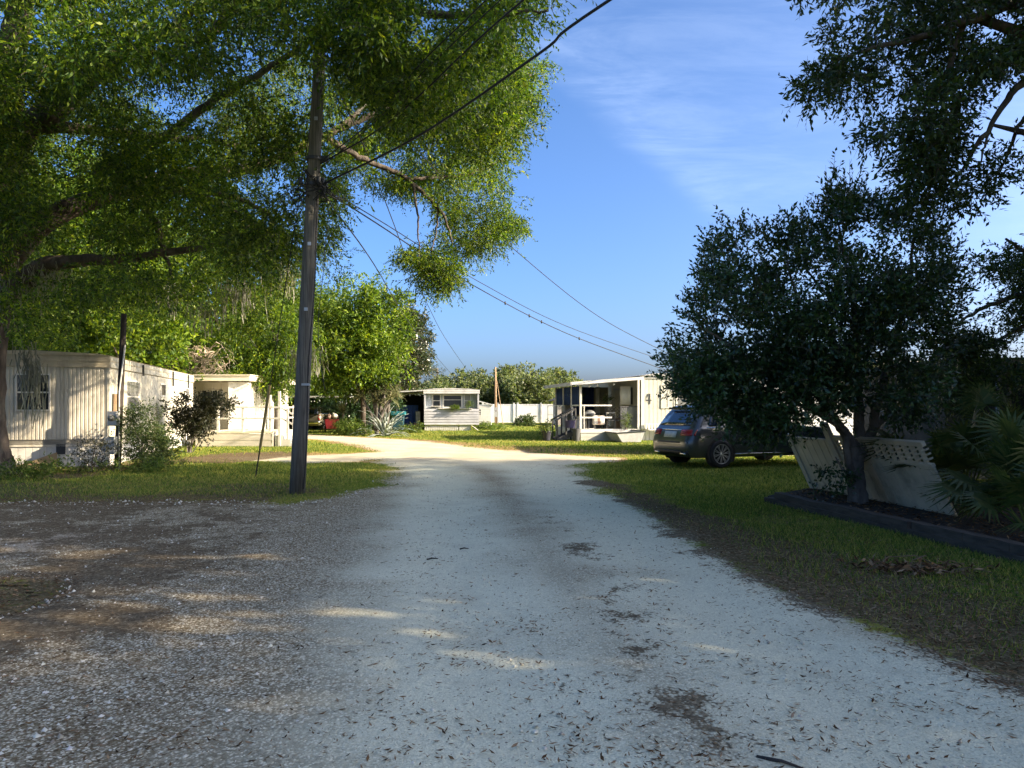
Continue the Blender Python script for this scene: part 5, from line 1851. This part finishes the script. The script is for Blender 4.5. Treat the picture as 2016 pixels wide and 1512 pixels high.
# things further back: gabled dark roof and a picnic shelter with mesh
nb_ = empty('neighbour_house', (4.0, 66, 0), 0, 'far house with a dark gabled roof left of the porch', 'house')
mb = MB()
mb.box(0, 9, 0, 6, 0, 2.3)
part(mb, 'wall', M('pink_grey_wall', (.36, .31, .27), .8), nb_)
mb = MB()
mb.prism([Vector((-.6, 0, 2.2)), Vector((4.0, 0, 4.0)), Vector((8.6, 0, 2.2))], (0, -.4, 0), (0, 6.4, 0))
part(mb, 'roof', M('dark_shingle', (.05, .052, .055), .9, .25, 8), nb_)
kn = empty('dog_kennel', (2.9, 60, 0), 0, 'grey framed wire kennel on the lawn behind the porch steps', 'kennel')
for x_ in (0, .75, 1.5, 2.2):
    mb = MB()
    mb.box(x_ - .03, x_ + .03, -.03, .03, 0, 1.75)
    part(mb, 'post', STEEL, kn)
mb = MB()
for z_ in (.05, 1.0, 1.72): mb.box(0.03, 2.17, -.015, .015, z_ - .02, z_ + .02)
for i in range(22): mb.box(i * .1, i * .1 + .008, -.005, .003, .07, 1.7)
part(mb, 'mesh', STEEL, kn)


# ================================================================ cars
def car(name, label, loc, rz, lv, paint, wheel_x, wr, group=None, R_=.28, glass_z=(1.12, 1.57), win=None, sty='suv'):
    root = empty(name, loc, rz, label, 'car', group)
    NS, NC, NE = 14, 6, 8

    def ring(x0, x1, w_, r):
        r = min(r, w_ * .9, (x1 - x0) * .45)
        pts = []
        for i in range(NE): pts.append((x0, (w_ - r) * (2 * i / NE - 1)))
        for i in range(NC): a = math.pi + -math.pi / 2 * i / NC; pts.append((x0 + r + r * math.cos(a), w_ - r + r * math.sin(a)))
        for i in range(NS): pts.append((x0 + r + (x1 - x0 - 2 * r) * i / NS, w_))
        for i in range(NC): a = math.pi / 2 - math.pi / 2 * i / NC; pts.append((x1 - r + r * math.cos(a), w_ - r + r * math.sin(a)))
        for i in range(NE): pts.append((x1, (w_ - r) * (1 - 2 * i / NE)))
        for i in range(NC): a = -math.pi / 2 * i / NC; pts.append((x1 - r + r * math.cos(a), -(w_ - r) + r * math.sin(a)))
        for i in range(NS): pts.append((x1 - r - (x1 - x0 - 2 * r) * i / NS, -w_))
        for i in range(NC): a = -math.pi / 2 - math.pi / 2 * i / NC; pts.append((x0 + r + r * math.cos(a), -(w_ - r) + r * math.sin(a)))
        return pts
    vs, fs = [], []
    n = None
    for z, x0, x1, w_, r in lv:
        p = ring(x0, x1, w_, r)
        n = len(p)
        vs += [(a, b, z) for a, b in p]
    for j in range(len(lv) - 1):
        for i in range(n):
            fs.append((j * n + i, j * n + (i + 1) % n, (j + 1) * n + (i + 1) % n, (j + 1) * n + i))
    fs.append(tuple(range((len(lv) - 1) * n, len(lv) * n)))
    fs.append(tuple(range(n))[::-1])
    fs = [f[::-1] for f in fs]
    mb = MB()
    mb.add(vs, fs)
    body = part(mb, 'body', paint, root, smooth=True)
    md = body.modifiers.new('edge', 'EDGE_SPLIT')
    md.split_angle = rad(50)
    zs = [l[0] for l in lv]

    def lvl(z, k): return float(np.interp(z, zs, [l[k] for l in lv]))

    def side(s, xz, off, mat, nm, par=root, sub=6):
        """a panel on the body side following its curve; xz = quad (x,z) corners bl, br, tr, tl"""
        vs, fs = [], []
        for j in range(sub + 1):
            t = j / sub
            l = Vector(xz[0]).lerp(Vector(xz[3]), t)
            r = Vector(xz[1]).lerp(Vector(xz[2]), t)
            for i in range(5):
                q = l.lerp(r, i / 4)
                vs.append((q[0], s * (lvl(q[1], 3) + off), q[1]))
        for j in range(sub):
            for i in range(4):
                f = (j * 5 + i, j * 5 + i + 1, j * 5 + 6 + i, j * 5 + 5 + i)
                fs.append(f if s < 0 else f[::-1])
        m = MB()
        m.add(vs, fs)
        o = m.build(nm, mat, par, True)
        md = o.modifiers.new('t', 'SOLIDIFY')
        md.thickness = .02
        return o

    def rear(y0, y1, z0, z1, off, mat, nm, par=root, front=False, sub=4):
        vs, fs = [], []
        for j in range(sub + 1):
            z = z0 + (z1 - z0) * j / sub
            for i in range(5):
                y = y0 + (y1 - y0) * i / 4
                w_ = lvl(z, 3)
                r = lvl(z, 4)
                e = max(0, abs(y) - (w_ - r))
                bow = r - math.sqrt(max(0, r * r - e * e)) if e < r else r
                x_ = (lvl(z, 2) + off - bow) if front else (lvl(z, 1) - off + bow)
                vs.append((x_, y, z))
        for j in range(sub):
            for i in range(4):
                f = (j * 5 + i, j * 5 + i + 1, j * 5 + 6 + i, j * 5 + 5 + i)
                fs.append(f[::-1] if not front else f)
        m = MB()
        m.add(vs, fs)
        o = m.build(nm, mat, par, True)
        md = o.modifiers.new('t', 'SOLIDIFY')
        md.thickness = .02
        return o
    RIM = bpy.data.materials.get('alloy') or M('alloy', (.45, .46, .47), .3, .1, 4, metal=.8)
    BLK = bpy.data.materials.get('black_trim') or M('black_trim', (.012, .012, .013), .5, .1, 5)
    w0 = lvl(.6, 3)
    for x_ in wheel_x:
        for s in (1, -1):
            m = MB()
            m.lathe([(wr + .075, -.0), (wr + .075, .012), (wr + .005, .012), (wr + .005, -.004), (.0, -.004)], 28, (x_, 0, wr), 'y')
            m.v = [(a, s * (w0 + .002 + b), c) for a, b, c in m.v]
            m.v = [(a, b, max(c, .16)) for a, b, c in m.v]
            m.build('wheel_arch', BLK, root)
            m = MB()
            m.lathe([(wr * .66, .03), (wr * .72, .04), (wr * .9, .04), (wr * .98, .025), (wr, 0), (wr, -.2), (wr * .9, -.22), (0, -.22)], 32, (x_, 0, wr), 'y')
            m.v = [(a, s * (w0 + b), c) for a, b, c in m.v]
            wh = m.build('wheel', RUBBER, root, True)
            m = MB()
            m.lathe([(wr * .655, .0), (wr * .655, .036), (wr * .70, .042), (wr * .715, .032)], 32, (0, 0, 0), 'y')
            for k in range(10):
                for da in (-.1, .1):
                    a = k * math.pi / 5 + .2
                    m.bar((.05 * math.cos(a), .026, .05 * math.sin(a)), (wr * .67 * math.cos(a + da), .032, wr * .67 * math.sin(a + da)), .016, .016, (0, 1, 0))
            m.lathe([(0, .04), (.055, .036), (.06, .02)], 14, (0, 0, 0), 'y')
            m.v = [(a + x_, s * (w0 + b), c + wr) for a, b, c in m.v]
            m.build('rim', RIM, wh)
    return root, side, rear, lvl, BLK, RIM


CARP, ntc, bc, oc = newmat('dark_grey_car_paint')
g_ = noise_(ntc, mapping(ntc), 1.5, 4)
ntc.links.new(mixc(ntc, g_.outputs[0], (.05, .056, .058), (.075, .08, .082)), bc.inputs['Base Color'])
bc.inputs['Metallic'].default_value = .5
bc.inputs['Roughness'].default_value = .32
bc.inputs['Coat Weight'].default_value = .8
bc.inputs['Coat Roughness'].default_value = .06
RED = M('red_lamp', (.32, .012, .012), .2, .15, 6, spec=.7)
CHROME = M('chrome', (.62, .62, .62), .12, .03, 3, metal=1)
LV = [(.28, .16, 4.72, .90, .2), (.36, .05, 4.82, .94, .3), (.50, .02, 4.88, .965, .3), (.62, .0, 4.9, .972, .3), (.76, .03, 4.9, .975, .3), (.92, .08, 4.86, .968, .3), (1.02, .12, 4.74, .955, .3),
      (1.06, .16, 4.55, .94, .3), (1.08, .19, 3.85, .92, .22), (1.25, .30, 3.45, .865, .22), (1.42, .42, 3.08, .80, .2), (1.54, .52, 2.82, .745, .2), (1.60, .50, 2.66, .70, .2), (1.64, .56, 2.5, .62, .2), (1.66, .8, 2.2, .45, .2)]
ang = rad(22)
cx, cy = 5.42 - .95 * math.cos(ang) - .97 * math.sin(ang) + .04, 19.4 - .95 * math.sin(ang) + .97 * math.cos(ang)
suv, side, rear, lvl, BLK, RIM = car('suv', 'dark grey suv parked on the grass half hidden by the ficus', (cx, cy, 0), ang, LV, CARP, (.98, 3.97), .375)
GL = glassmat('car_glass', (.012, .02, .035), .03, 1.0)
for s in (-1, 1):
    side(s, ((.62, 1.10), (1.12, 1.10), (1.05, 1.5), (.80, 1.5)), .006, GL, 'quarter_window')
    side(s, ((1.18, 1.10), (2.15, 1.10), (2.08, 1.52), (1.12, 1.52)), .006, GL, 'rear_window')
    side(s, ((2.22, 1.10), (3.40, 1.10), (2.85, 1.52), (2.15, 1.52)), .006, GL, 'front_window')
    side(s, ((.55, 1.06), (3.5, 1.06), (3.5, 1.085), (.55, 1.085)), .012, CHROME, 'window_trim', sub=1)
    side(s, ((1.4, .34), (3.5, .34), (3.5, .375), (1.4, .375)), .02, CHROME, 'sill_trim', sub=1)
    side(s, ((1.75, .60), (1.765, .60), (1.765, 1.05), (1.75, 1.05)), .003, BLK, 'door_seam', sub=3)
    side(s, ((2.5, .92), (2.7, .92), (2.7, .95), (2.5, .95)), .02, CHROME, 'door_handle', sub=1)
rear(-.70, .70, 1.12, 1.50, .008, GL, 'rear_windscreen')
rear(-.62, .62, 1.55, 1.60, .10, BLK, 'spoiler', sub=1)
for a, b in ((-.93, -.46), (.46, .93)): rear(a, b, .86, 1.02, .012, RED, 'taillight')
rear(-.46, .46, 1.0, 1.025, .015, CHROME, 'tailgate_trim', sub=1)
rear(-.27, .27, .80, .96, .012, M('licence_plate', (.5, .52, .47), .4, .12, 8), 'licence_plate', sub=1)
rear(-.82, .82, .66, .70, .01, BLK, 'bumper_gap', sub=1)
rear(-.80, .80, .32, .46, .02, BLK, 'diffuser', sub=2)
for a, b in ((-.72, -.48), (.48, .72)): rear(a, b, .33, .39, .035, CHROME, 'exhaust', sub=1)

TANP = M('tan_car_paint', (.16, .15, .11), .4, .1, 3, metal=.3, coat=.4)
LV2 = [(.35, .10, 4.4, .84, .15), (.5, .02, 4.5, .88, .15), (.75, 0, 4.5, .90, .15), (1.0, .03, 4.45, .89, .15), (1.05, .05, 4.3, .87, .15), (1.08, .07, 3.4, .85, .12), (1.5, .18, 3.0, .77, .12), (1.62, .25, 2.8, .72, .12), (1.68, .4, 2.6, .6, .1), (1.70, .7, 2.3, .4, .1)]
c2 = at(628, 846, 50)
su2, side, rear, lvl, BLK, RIM = car('suv', 'old tan suv parked in deep shade behind the utility pole', (c2.x - .9, 50.5, 0), rad(84), LV2, TANP, (.9, 3.6), .36)
rear(-.68, .68, 1.1, 1.5, .008, GL, 'rear_windscreen')
rear(-.85, .85, .48, .64, .05, CHROME, 'bumper', sub=1)
for a, b in ((-.86, -.70), (.70, .86)): rear(a, b, .75, 1.05, .01, RED, 'taillight', sub=1)
for s in (-1, 1):
    side(s, ((.35, 1.12), (1.9, 1.12), (1.85, 1.48), (.5, 1.48)), .006, GL, 'side_window')
# shelter over it
cs_ = empty('carport', (c2.x - 3, 49.6, 0), rad(-2), 'low shaded shelter roof over the old tan suv', 'carport')
mb = MB()
mb.box(-.5, 5.2, -.4, 6, 2.25, 2.36)
part(mb, 'roof', ROOFM, cs_)
for x_ in (-.3, 5.0):
    for y_ in (-.2, 5.8):
        mb = MB()
        mb.box(x_ - .05, x_ + .05, y_ - .05, y_ + .05, 0, 2.25)
        part(mb, 'post', DARKW, cs_)
mb = MB()
mb.box(-.4, 5.1, 6.0, 6.1, 0, 2.25)
part(mb, 'back_wall', DARKB, cs_)
# red cart with a load
rc = empty('garden_cart', at(653, 852, 46).to_2d().to_3d(), rad(10), 'red garden cart loaded with pale bags beside the old tan suv', 'cart')
mb = MB()
mb.prism([Vector((-.32, 0, .28)), Vector((.32, 0, .28)), Vector((.42, 0, .86)), Vector((-.42, 0, .86))], (0, -.35, 0), (0, .5, 0))
part(mb, 'tub', M('red_plastic', (.13, .009, .013), .45, .12, 3), rc, bevel=.02)
for s in (-1, 1):
    mb = MB()
    mb.lathe([(0, -.04), (.2, -.04), (.22, 0), (.2, .04), (0, .04)], 16, (s * .4, .1, .22), 'x')
    part(mb, 'wheel', RUBBER, rc, smooth=False)
mb = MB()
mb.tube([(.3, .4, .5), (.5, .8, 1.0), (.2, .85, 1.05)], .02, 6)
part(mb, 'handle', DARKM, rc)
for i, (x_, z_) in enumerate(((-.15, 1.0), (.2, 1.05))):
    mb = MB()
    mb.lathe([(0, -.16), (.14, -.12), (.19, 0), (.13, .12), (.05, .17), (0, .19)], 12, (rc.location.x + x_, rc.location.y, z_))
    tag(mb.build('sack', [M('brown_sack', (.25, .17, .13), .8), WHITE][i], None, True), ['brown sack on the left side of the red cart', 'white sack on the right side of the red cart'][i], 'sack')

# ================================================================ leaning panel wall on the right
LA, LB = Vector((*gr(1602, 968), 0)), Vector((6.75, 10.4, 0))
LB.x = LA.x + .55
lw = empty('panel_wall', LA, 0, 'cream slatted panel wall leaning over, with pierced blocks along its top', 'wall')
dlen = (LB - LA)
Lw = dlen.length
du = dlen / Lw
lean = Vector((-.50, 0, 1.08))


def lp_(s, t, o=0.0):
    """point along the wall s, up the leaning face t (0..1), off the face towards the drive"""
    nn = lean.cross(du).normalized()
    if nn.x > 0: nn = -nn
    return du * s + lean * t + nn * o


LW = M('cream_panel', (.50, .43, .30), .75, .10, 2.5, .3, 14, stain=(.16, .15, .11), stain_amt=.6)
mb = MB()
s = 0.10
i = 0
while s < Lw - .05:
    e = min(s + .105, Lw)
    tt = .97 if s < 1.5 else .70
    o_ = .006 * (i % 2)
    q = [lp_(s, 0, o_), lp_(e, 0, o_), lp_(e, tt, o_), lp_(s, tt, o_)]
    nn = lp_(0, 0, 1)
    mb.prism(q, (0, 0, 0), -nn * .03)
    s = e + .004
    i += 1
part(mb, 'board_panel', LW, lw)
mb = MB()
nn = lp_(0, 0, 1)
mb.prism([lp_(-.02, 0, .03), lp_(.10, 0, .03), lp_(.10, 1.02, .03), lp_(-.02, 1.02, .03)], (0, 0, 0), -nn * .09)
part(mb, 'end_post', M('pale_post', (.42, .385, .30), .7, .1, 3), lw)
mb = MB()
mb.prism([lp_(1.45, .70, .015), lp_(Lw, .70, .015), lp_(Lw, .74, .015), lp_(1.45, .74, .015)], (0, 0, 0), -nn * .06)
mb.prism([lp_(1.45, .97, .015), lp_(Lw, .97, .015), lp_(Lw, 1.03, .015), lp_(1.45, 1.03, .015)], (0, 0, 0), -nn * .06)
part(mb, 'cap_rail', LW, lw)
mb = MB()
s = 1.5
while s < Lw:
    mb.prism([lp_(s, .74, .01), lp_(s + .045, .74, .01), lp_(s + .045, .97, .01), lp_(s, .97, .01)], (0, 0, 0), -nn * .05)
    for t in (.79, .85, .91):
        mb.prism([lp_(s + .045, t - .02, .008), lp_(s + .17, t + .015, .008), lp_(s + .17, t + .038, .008), lp_(s + .045, t + .003, .008)], (0, 0, 0), -nn * .045)
    s += .17
part(mb, 'pierced_block', LW, lw)
mb = MB()
mb.prism([lp_(1.36, .66, .05), lp_(1.50, .66, .05), lp_(1.50, 1.24, .05), lp_(1.36, 1.24, .05)], (0, 0, 0), -nn * .08)
part(mb, 'middle_post', M('pale_beam', (.42, .385, .30), .7, .1, 3), lw)

# timber edging of the bed, and the soil behind it
TIM = M('old_timber', (.055, .045, .034), .9, .35, 5, .8, 22, stretch=(3, .3, 3))
e0, e1, e2 = Vector((*gr(1512, 988), 0)), Vector((*gr(1765, 1048), 0)), Vector((*gr(2060, 1120), 0))
te = empty('timber_edging', e0, 0, 'low edging of old dark timbers along the planting bed under the ficus', 'edging')
for a, b, z0, off in ((e0, e1, 0, 0), (e1, e2, 0, .01), (e0 + (e1 - e0) * .08, e1 + (e2 - e1) * .12, .098, .03), (e1 + (e2 - e1) * .14, e2, .098, .05)):
    mb = MB()
    o_ = Vector((off, 0, z0 + .035)) - e0
    k = 9
    P_ = [a.lerp(b, i / k) + o_ + Vector((R.normal(0, .008), 0, R.normal(0, .006))) for i in range(k + 1)]
    for i in range(k): mb.bar(P_[i], P_[i + 1], .15, .10)
    part(mb, 'timber', TIM, te)
bed = [e0 + Vector((.1, .3, 0)), e1 + Vector((.12, 0, 0)), e2 + Vector((.12, 0, 0)), Vector((12, 8, 0)), Vector((12, 14.5, 0)), Vector((6.2, 14.6, 0))]
mb = MB()
mb.prism([Vector((p.x, p.y, .0)) for p in bed], (0, 0, .004), (0, 0, .07))
tag(mb.build('soil_bed', M('bed_soil', (.028, .022, .017), .95, .45, 9, 1, 40)), kind='structure')
x = R.uniform(4.6, 8, 5000); y = R.uniform(7.5, 14.4, 5000)
kp = in_poly(np.stack([x, y], 1), [(p.x, p.y) for p in bed])
x, y = x[kp], y[kp]
n = len(x)
th = R.uniform(0, 6.28, n)
d = np.stack([np.cos(th), np.sin(th), R.normal(0, .2, n)], 1)
s_ = nrm(np.stack([-np.sin(th), np.cos(th), R.normal(0, .3, n)], 1))
l_ = R.uniform(.04, .09, n)[:, None]
p = np.stack([x, y, R.uniform(.085, .1, n)], 1)
V = np.stack([p - d * l_ * .5, p + s_ * l_ * .17, p + d * l_ * .5, p - s_ * l_ * .17], 1).reshape(-1, 3)
tag(quads('bed_leaves', V, bpy.data.materials['dead_leaf']), kind='stuff')


# ================================================================ palmetto
def fan(base, tip, r, n, rng, droop=.25, w=.022):
    """one fan frond: leaflets spread from the tip of the stalk"""
    ax = (tip - base) / np.linalg.norm(tip - base)
    sd = nrm(np.cross(ax, np.array([rng.normal(0, .3), rng.normal(0, .3), 1.0])))
    up = np.cross(sd, ax)
    out = []
    for a in np.linspace(-1.9, 1.9, n):
        d = ax * math.cos(a) + sd * math.sin(a) + up * .12
        L = r * (.72 + .28 * math.cos(a * .7)) * rng.uniform(.9, 1.1)
        side_ = nrm(np.cross(d, up)) * w
        p1 = tip + d * L * .5
        p2 = tip + d * L - np.array([0, 0, droop * L])
        out += [tip - side_ * .4, tip + side_ * .4, p1 + side_, p1 - side_, p1 - side_, p1 + side_, p2 + side_ * .12, p2 - side_ * .12]
    return out


def palmetto(label, loc, nf, hgt, r, seed, spread=1.0, mat=PALML):
    rng = np.random.default_rng(seed)
    root = empty('palmetto', loc, 0, label, 'palm', 'palmettos of the planting bed')
    V, mb = [], MB()
    for i in range(nf):
        a = rng.uniform(0, 6.28)
        el = rng.uniform(.15, 1.35)
        L = hgt * rng.uniform(.55, 1.05)
        b = np.array([math.cos(a) * .06, math.sin(a) * .06, .1])
        t = b + np.array([math.cos(a) * math.cos(el) * spread, math.sin(a) * math.cos(el) * spread, math.sin(el)]) * L
        m = (b + t) / 2 + np.array([0, 0, .08])
        mb.tube([tuple(b), tuple(m), tuple(t)], [.014, .01, .007], 5)
        V += fan(m, t, r * rng.uniform(.75, 1.1), 22, rng)
    mb.build('stalk', GREENL, root)
    quads('fronds', np.array(V), mat, root)
    return root


palmetto('large fan leaved palmetto at the right edge behind the timber edging', (7.0, 9.5, 0), 30, 1.25, .62, 301)
palmetto('palmetto in front of the far end of the leaning wall', (7.1, 11.6, 0), 26, 1.35, .62, 302)
palmetto('low palmetto with a yellowed frond by the timber edging', (6.15, 8.7, 0), 18, .8, .5, 303)
palmetto('tall palmetto before the dark building beside the grey pipe', (8.6, 12.2, 0), 28, 1.7, .7, 304)

# ================================================================ buildings at the right
wb = empty('mobile_home', (10.2, 24.5, 0), rad(6), 'white sided home glimpsed through the gaps in the ficus', 'mobile home')
mb = MB()
mb.laps((-3.0, 0), (4.05, 0), .4, 3.0, .12, .012, (0, -1))
mb.box(-3.0, 4.04, .01, 4.5, .4, 3.0)
part(mb, 'wall', M('pale_blue_white_siding', (.62, .64, .65), .6, .06, 2), wb)
mb = MB()
mb.box(-3.2, 4.2, -.3, 4.7, 3.0, 3.15)
part(mb, 'roof', ROOFM, wb)
mb = MB()
mb.ribs((-3, .03), (4.0, .03), 0, .4, .3, .01, (0, -1), .1)
part(mb, 'skirting', WHITE, wb)
db = empty('screened_building', (9.55, 16.3, 0), rad(-3), 'dark screened building with a flat roof at the right edge', 'building')
mb = MB()
mb.ribs((0, 0), (6, 0), 0, 2.5, .5, .02, (0, -1), .08)
mb.box(.01, 6, .02, 5, 0, 2.5)
part(mb, 'wall', DARKB, db)
mb = MB()
mb.prism([Vector((-.3, -.4, 2.5)), Vector((6.3, -.4, 2.62)), Vector((6.3, -.4, 2.76)), Vector((-.3, -.4, 2.64))], (0, 0, 0), (0, 5.6, 0))
part(mb, 'roof', M('dull_roof', (.16, .15, .13), .8, .2, 3), db)
window(db, 1.3, 2.6, .9, 2.1, 0, DARKM, bars=((.5,), ()), fw=.06)
gp = empty('pipe_post', (*gr(1966, 970)[:1], 14.0, 0), 0, 'slim pale grey pipe standing before the dark building', 'post')
gp.location.x = (1964 - CX) / F * 14.0
mb = MB()
mb.tube([(0.02, 0, 0), (0, 0, 2.2)], .035, 10)
part(mb, 'pipe', STEEL, gp, smooth=True)
for z_ in (1.65, 1.9):
    mb = MB()
    mb.lathe([(.035, -.03), (.045, -.03), (.045, .03), (.035, .03)], 10, (0, 0, z_))
    part(mb, 'collar', DARKM, gp)

# ================================================================ shrubs and garden plants
leafy('shrub', 'big rounded shrub against the streaked side of the nearest home', 'shrub', (*gr(288, 922), 0), [((0, .1, .62), (.62, .55, .6)), ((-.15, 0, 1.15), (.42, .4, .5)), ((.35, 0, .45), (.4, .4, .4))], 120, 14, LEAF_BUSH, .24, 7, .07, .026, .18, 401, stems=14)
leafy('shrub', 'dark leaved shrub with a sideways top between the home and the deck', 'shrub', (*gr(372, 892), 0), [((.2, 0, 1.4), (.85, .5, .55)), ((0, 0, .9), (.5, .4, .5)), ((1.0, 0, 1.75), (.65, .35, .3))], 60, 12, LEAF_RED, .34, 7, .13, .05, .2, 402, stems=14)
leafy('shrub', 'small sparse shrub before the skirting of the nearest home', 'shrub', (*gr(183, 930), 0), [((0, 0, .45), (.36, .3, .4))], 26, 7, LEAF_RED, .26, 6, .07, .026, .16, 403, stems=9)
leafy('weeds', 'low leafy weeds along the foot of the ribbed end wall', 'weeds', (*gr(90, 932), 0), [((0, 0, .08), (1.0, .35, .2)), ((1.6, .1, .05), (.7, .3, .15))], 36, 8, GREENL, .16, 6, .08, .03, .16, 404)
leafy('weeds', 'dry weedy tufts under the big rounded shrub', 'weeds', (*gr(305, 930), 0), [((.2, 0, .08), (.8, .35, .18))], 24, 8, GREENL, .18, 6, .1, .02, .14, 405, upward=.8)
leafy('hedge_shrub', 'dark mass of shrubs behind the agave and yuccas', 'shrub', ((695 - CX) / F * 47, 47, 0), [((0, 0, 1.3), (2.6, 1.0, 1.3)), ((1.4, .3, 2.0), (1.6, 1, 1.2))], 110, 18, LEAF_DARK, .4, 6, .16, .06, .4, 406, stems=8)
leafy('shrub', 'bright strappy shrub beside the red cart', 'shrub', ((688 - CX) / F * 42.5, 42.5, 0), [((0, 0, .4), (1.1, .6, .5))], 44, 12, GREENL, .4, 6, .22, .035, .2, 407, upward=.8, droop=.5)
leafy('weeds', 'green weeds between the agave and the grey home', 'weeds', ((805 - CX) / F * 46, 46, 0), [((0, 0, .2), (1.0, .4, .28))], 26, 10, GREENL, .25, 6, .12, .04, .2, 408)
leafy('shrub', 'tuft of grass and vine at the base of the left oak trunk', 'shrub', (*gr(40, 945), 0), [((0, 0, .1), (.6, .3, .2))], 26, 9, GREENL, .2, 6, .1, .025, .14, 409, upward=.7)


def rosette(name, label, loc, n, L, w, mat, seed, curl=.5, el=(0.1, 1.5), stem=0, heads=None, cat='plant', group=None, nseg=5):
    rng = np.random.default_rng(seed)
    root = empty(name, loc, 0, label, cat, group)
    V = []
    hs = heads or [(0, 0, stem)]
    if stem or heads:
        mb = MB()
        for (hx, hy, hz) in hs:
            p = spline([[0, 0, -.02], [hx * .3, hy * .3, hz * .5], [hx, hy, hz]], 4)
            mb.tube(list(p), np.linspace(.10, .07, len(p)), 7)
        mb.build('stem', BARKG, root, True)
    for (hx, hy, hz) in hs:
        for i in range(n):
            a = rng.uniform(0, 6.28)
            e = rng.uniform(*el)
            l = L * rng.uniform(.7, 1.1)
            ww = w * rng.uniform(.8, 1.15)
            hd = np.array([math.cos(a), math.sin(a), 0])
            sd = np.array([-math.sin(a), math.cos(a), 0])
            p = np.array([hx, hy, hz]) + hd * .03
            prev = None
            for k in range(nseg + 1):
                t = k / nseg
                wd = ww * (1 - t) ** .7 * (1.0 if t > 0 else .8) * .5 + .002
                q = (p - sd * wd, p + sd * wd)
                if prev is not None: V.extend([prev[0], prev[1], q[1], q[0]])
                prev = q
                e2 = e - curl * t * t * 2.2
                p = p + (hd * math.cos(e2) + np.array([0, 0, math.sin(e2)])) * l / nseg
    V = np.array(V)
    V[:, 2] = np.maximum(V[:, 2], .01)
    o = quads('leaves', V, mat, root)
    if w > .08:
        md = o.modifiers.new('t', 'SOLIDIFY')
        md.thickness = .012
    return root


rosette('agave', 'large grey green agave with arching leaves beside the track', ((757 - CX) / F * 41, 41, 0), 50, 1.95, .20, AGAVE, 501, .55, (.1, 1.45))
rosette('yucca', 'short stemmed yucca standing over the bright strappy shrub', ((676 - CX) / F * 43, 43, 0), 56, .75, .075, YUCL, 502, .25, (-.3, 1.4), 1.35)
rosette('yucca', 'many headed yucca with spiky tufts above the agave', ((742 - CX) / F * 42.4, 42.4, 0), 70, .75, .085, YUCL, 503, .4, (-.6, 1.4), 0, [(-.9, .1, 2.2), (0, 0, 2.0), (.75, -.1, 2.1), (.4, .4, 2.7), (-.4, .5, 2.6), (1.0, .3, 2.4)])
rosette('yucca', 'tall yucca with two tufts rising in front of the magnolia', ((762 - CX) / F * 44.5, 44.5, 0), 90, 1.05, .10, YUCL, 504, .5, (-1.0, 1.4), 0, [(-.6, 0, 4.4), (.5, .1, 4.7), (-1.2, 0, 3.3)])

# dry palm debris on the right-hand grass
dbp = empty('frond_pile', (*gr(1795, 1128), 0), rad(-8), 'heap of dry fallen fronds and twigs on the grass at the right', 'debris')
rng = np.random.default_rng(601)
mb = MB()
for i in range(30):
    x_, y_ = rng.normal(0, .27), rng.normal(0, .09)
    a = rng.normal(0, .5)
    l = rng.uniform(.1, .4)
    mb.tube([(x_, y_, .02), (x_ + l * .5 * math.cos(a), y_ + l * .5 * math.sin(a), .05 + rng.uniform(0, .05)), (x_ + l * math.cos(a), y_ + l * math.sin(a), .02 + rng.uniform(0, .04))], [.004, .004, .002], 4, False)
mb.tube([(-.35, 0, .02), (-.2, .05, .14), (.05, .05, .16), (.3, 0, .05)], .005, 5)
mb.tube([(-.25, 0, .02), (-.24, 0, .17)], .005, 4)
mb.tube([(.0, 0, .12), (.12, -.03, .18)], .005, 4)
part(mb, 'twigs', M('brown_twig', (.16, .105, .065), .9, .3, 8), dbp)
n = 160
p = np.stack([rng.normal(0, .3, n), rng.normal(0, .1, n), rng.uniform(.03, .09, n)], 1)
d = nrm(rng.normal(0, 1, (n, 3)) * np.array([1, .6, .3]))
quads('dry_leaves', sprig_leaves(p, d, .06, 2, .09, .025, .1, .8, .6, rng), bpy.data.materials['dead_leaf'], dbp)
# a small stick on the drive, a yellow leaf
for px, py, l, a, lab in ((1490, 1505, .22, -.6, 'thin dark stick lying near the lower right of the gravel'), (840, 1108, .12, .3, 'short bit of bark on the gravel left of the middle'), (905, 1087, .10, .2, 'flat brown flake of bark on the middle of the drive')):
    g0 = gr(px, py)
    mb = MB()
    mb.tube([(0, 0, .035), (l * .5 * math.cos(a), l * .5 * math.sin(a), .045), (l * math.cos(a), l * math.sin(a), .035)], [.009, .008, .004], 5)
    tag(mb.build('stick', DPOST, None, True, xf=Matrix.Translation((*g0, 0))), lab, 'stick')
